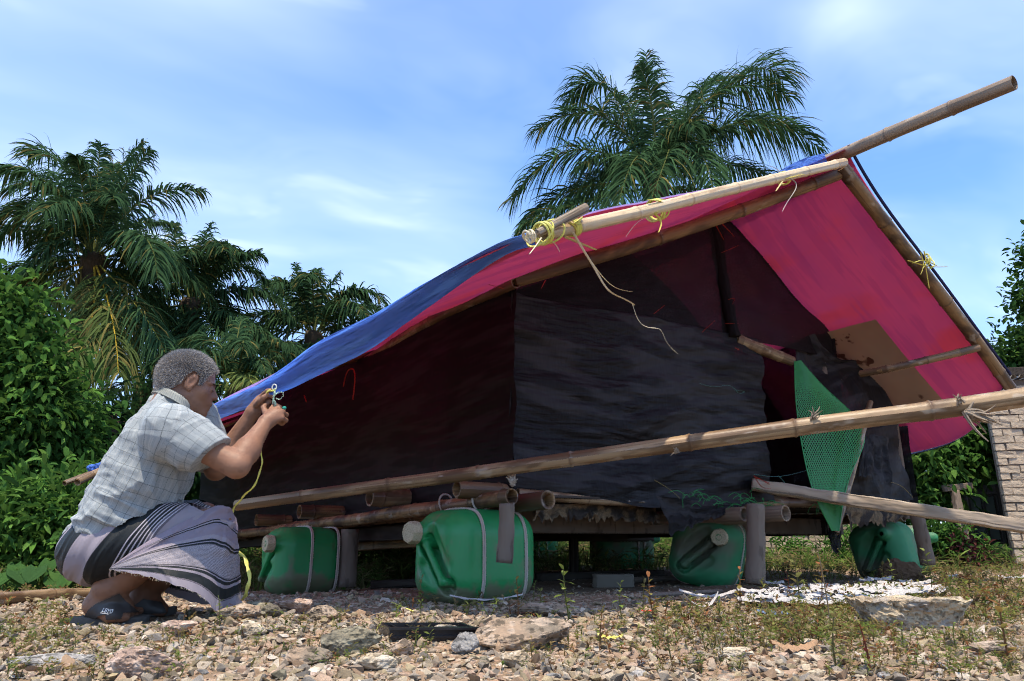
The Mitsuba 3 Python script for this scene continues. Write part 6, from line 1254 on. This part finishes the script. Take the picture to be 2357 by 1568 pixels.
# sandals
def f_leather(p, n, uv): return mix((.035, .035, .037), (.06, .058, .056), fbm(p.x*40, p.y*40, p.z*40, 3))
pri('m_leather', proc(f_leather), .5, .45); pri('m_sole', (.10, .098, .092), .8, .2); pri('m_white_print', (.75, .75, .75), .6, .2)
def sandal(ffn, heel, toe, hz, tz, clip, hole, label, turn=0.):
    k = thing('sandal', label, 'sandal', 'sandals of the squatting person'); H, Tt = np.array(heel), np.array(toe); d = Tt-H; L = np.linalg.norm(d); d /= L; n = np.array([-d[1], d[0]])
    t = np.linspace(0, 2*math.pi, 48, endpoint=False); x = .5-.5*np.cos(t)*1.0; out = []
    w = .047*np.sign(np.sin(t))*np.abs(np.sin(t))**.55*(.86+.2*x); rows = [(-.0, .93), (.004, 1.0), (.021, 1.0), (.026, .95)]
    V = []; 
    for h, s in rows:
        c = x*L*1.0; z = hz+(tz-hz)*x+.012*np.clip(x-.8, 0, 1)*5*.5+h; V.append(np.column_stack([H[0]+d[0]*(.5*L+(c-.5*L)*(.97+.03*s))+n[0]*w*s, H[1]+d[1]*(.5*L+(c-.5*L)*(.97+.03*s))+n[1]*w*s, z]))
    V = np.vstack(V); m = 48; F = np.vstack([[[j*m+i, j*m+(i+1) % m, (j+1)*m+(i+1) % m], [j*m+i, (j+1)*m+(i+1) % m, (j+1)*m+i]] for j in range(3) for i in range(m)])
    o = len(V); V = np.vstack([V, V[:m].mean(0), V[3*m:4*m].mean(0)]); i = np.arange(m); F = np.vstack([F, np.stack([(i+1) % m, i, i*0+o], 1), np.stack([3*m+i, 3*m+(i+1) % m, i*0+o+1], 1)]); part(k, 'sole', (V, F), 'm_sole', 40)
    f = Field((-1.80, 2.60 if hole else 2.85, -.03), (-1.25, 3.02 if hole else 3.22, .24), .0025); ffn(f, .0075); V, F = f.mesh(); V, F = relax(V, F, 3); tm_ = trimesh.Trimesh(V, F, process=False).subdivide(); V, F = np.array(tm_.vertices), np.array(tm_.faces); px, py = px_of(V)
    inside = shapely.contains_xy(Polygon(clip), px, py)
    if hole: inside &= ~shapely.contains_xy(Polygon(hole), px, py)
    V, F = keep(V, F, inside & (V[:, 2] > .012)); part(k, 'upper', (V, F), 'm_leather', True); return k
S0, S1 = M_(160, 1420, 2.775), M_(346, 1416, 2.90)
sk = sandal(foot, S0[:2], S1[:2], -.004, -.016, [(190, 1424), (202, 1404), (219, 1390), (275, 1366), (290, 1383), (322, 1409), (284, 1411), (276, 1436), (230, 1440), (200, 1432)], [(219, 1433), (221, 1423), (229, 1418), (242, 1415), (244, 1437), (222, 1436)], 'black sandal with white lettering on the near foot')
def logo():
    m = meshkit.text_mesh('LBYO', .0135, .0012, True); V = np.array(m.vertices); V[:, 0] += V[:, 1]*.25
    O = M_(233, 1408, 2.725); ex = M_(251, 1411, 2.74)-O; ex /= np.linalg.norm(ex); nz = np.array([-.1, -.95, .3]); nz -= ex*(nz@ex); nz /= np.linalg.norm(nz); ey = np.cross(nz, ex)
    fB = Field((-1.80, 2.60, -.03), (-1.25, 3.0, .26), .006)
    V = V*[.72, 1, 1]; part(sk, 'lettering', (O+V[:, :1]*ex+V[:, 1:2]*ey+V[:, 2:]*nz, m.faces), 'm_white_print', False)
    b = trimesh.creation.box((.028, .0016, .001)); part(sk, 'lettering', (O+(np.asarray(b.vertices)+[.013, -.004, 0])@np.array([ex, ey, nz]), b.faces), 'm_white_print', False)
logo()
S0, S1 = M_(285, 1405, 2.98), M_(405, 1408, 3.09)
sandal(far_foot, S0[:2], S1[:2], .0, .0, [(300, 1400), (330, 1378), (372, 1385), (385, 1410), (330, 1425), (300, 1420)], None, 'black sandal on the far foot in the shade of the sarong')
# ring, string, eyelet
pri('m_silver', (.7, .7, .7), .25, .5, metallic=.9); pri('m_gem', (.02, .28, .20), .15, .6); pri('m_brass', (.75, .72, .6), .3, .5, metallic=.7)
O = M_(651, 941, 2.905); kk = thing('ring', 'silver finger ring with a green stone on the near hand', 'ring'); a = np.linspace(0, 2*math.pi, 20); R_ = np.array([math.cos(.9), .35, -math.sin(.9)]); R_ /= np.linalg.norm(R_); e1 = np.cross(R_, [0, 1., 0]); e1 /= np.linalg.norm(e1); e2 = np.cross(R_, e1)
V, F, U = tube(O+[-.004, .012, -.004]+.0125*(np.cos(a)[:, None]*e1+np.sin(a)[:, None]*e2), .003, 6, False); part(kk, 'band', (V, F), 'm_silver', True); part(kk, 'stone', blob(O+[.006, -.002, .003], (.0085, .0065, .0075), np.eye(3)), 'm_gem', True)
EY = at(632, 892, 2.915); a = np.linspace(0, 2*math.pi, 24); V, F, U = tube(EY+np.column_stack([.009*np.cos(a), -.004+0*a, .012*np.sin(a)]), .0028, 6, False); part(TP, 'eyelet', (V, F), 'm_brass', True)
ST = thing('twine', 'yellow plastic twine tied through the tarpaulin eyelet and trailing down past the knee to the ground', 'twine'); labels[ST]['label'] = 'long yellow plastic twine hanging from the hands of the squatting person to the ground'
def ribbon(pts, r, mat='m_yellow', flat=.3, nm='strand'):
    P = spline([M_(*p) for p in pts], 60); P = P+np.column_stack([.0025*np.sin(np.arange(60)*.9), 0*P[:, 0], .002*np.cos(np.arange(60)*1.3)]); V, F, U = tube(P, r*(1+.25*np.sin(np.arange(60)*1.7)), 6, True, flat); part(ST, nm, (V, F), mat, True)
ribbon([(600, 1000, 2.93), (601, 1035, 2.92), (602, 1062, 2.91), (590, 1108, 2.90), (562, 1142, 2.90), (543, 1162, 2.92), (534, 1186, 2.95), (534, 1225, 3.0), (542, 1256, 3.0), (562, 1284, 2.97), (572, 1310, 2.95), (572, 1345, 2.93), (566, 1368, 2.95), (555, 1382, 2.98)], .0078)
pri('m_pale_twine', (.45, .62, .50), .5, .3)
ribbon([(632, 896, 2.91), (627, 900, 2.90), (617, 900, 2.915), (612, 905, 2.91)], .004); ribbon([(633, 895, 2.91), (630, 912, 2.90), (628, 930, 2.915)], .004, 'm_pale_twine'); ribbon([(629, 915, 2.90), (640, 904, 2.89), (650, 903, 2.89), (651, 912, 2.89), (643, 919, 2.89), (634, 917, 2.895)], .0028, 'm_pale_twine'); ribbon([(628, 918, 2.90), (634, 930, 2.905), (628, 940, 2.92)], .005, 'm_pale_twine')
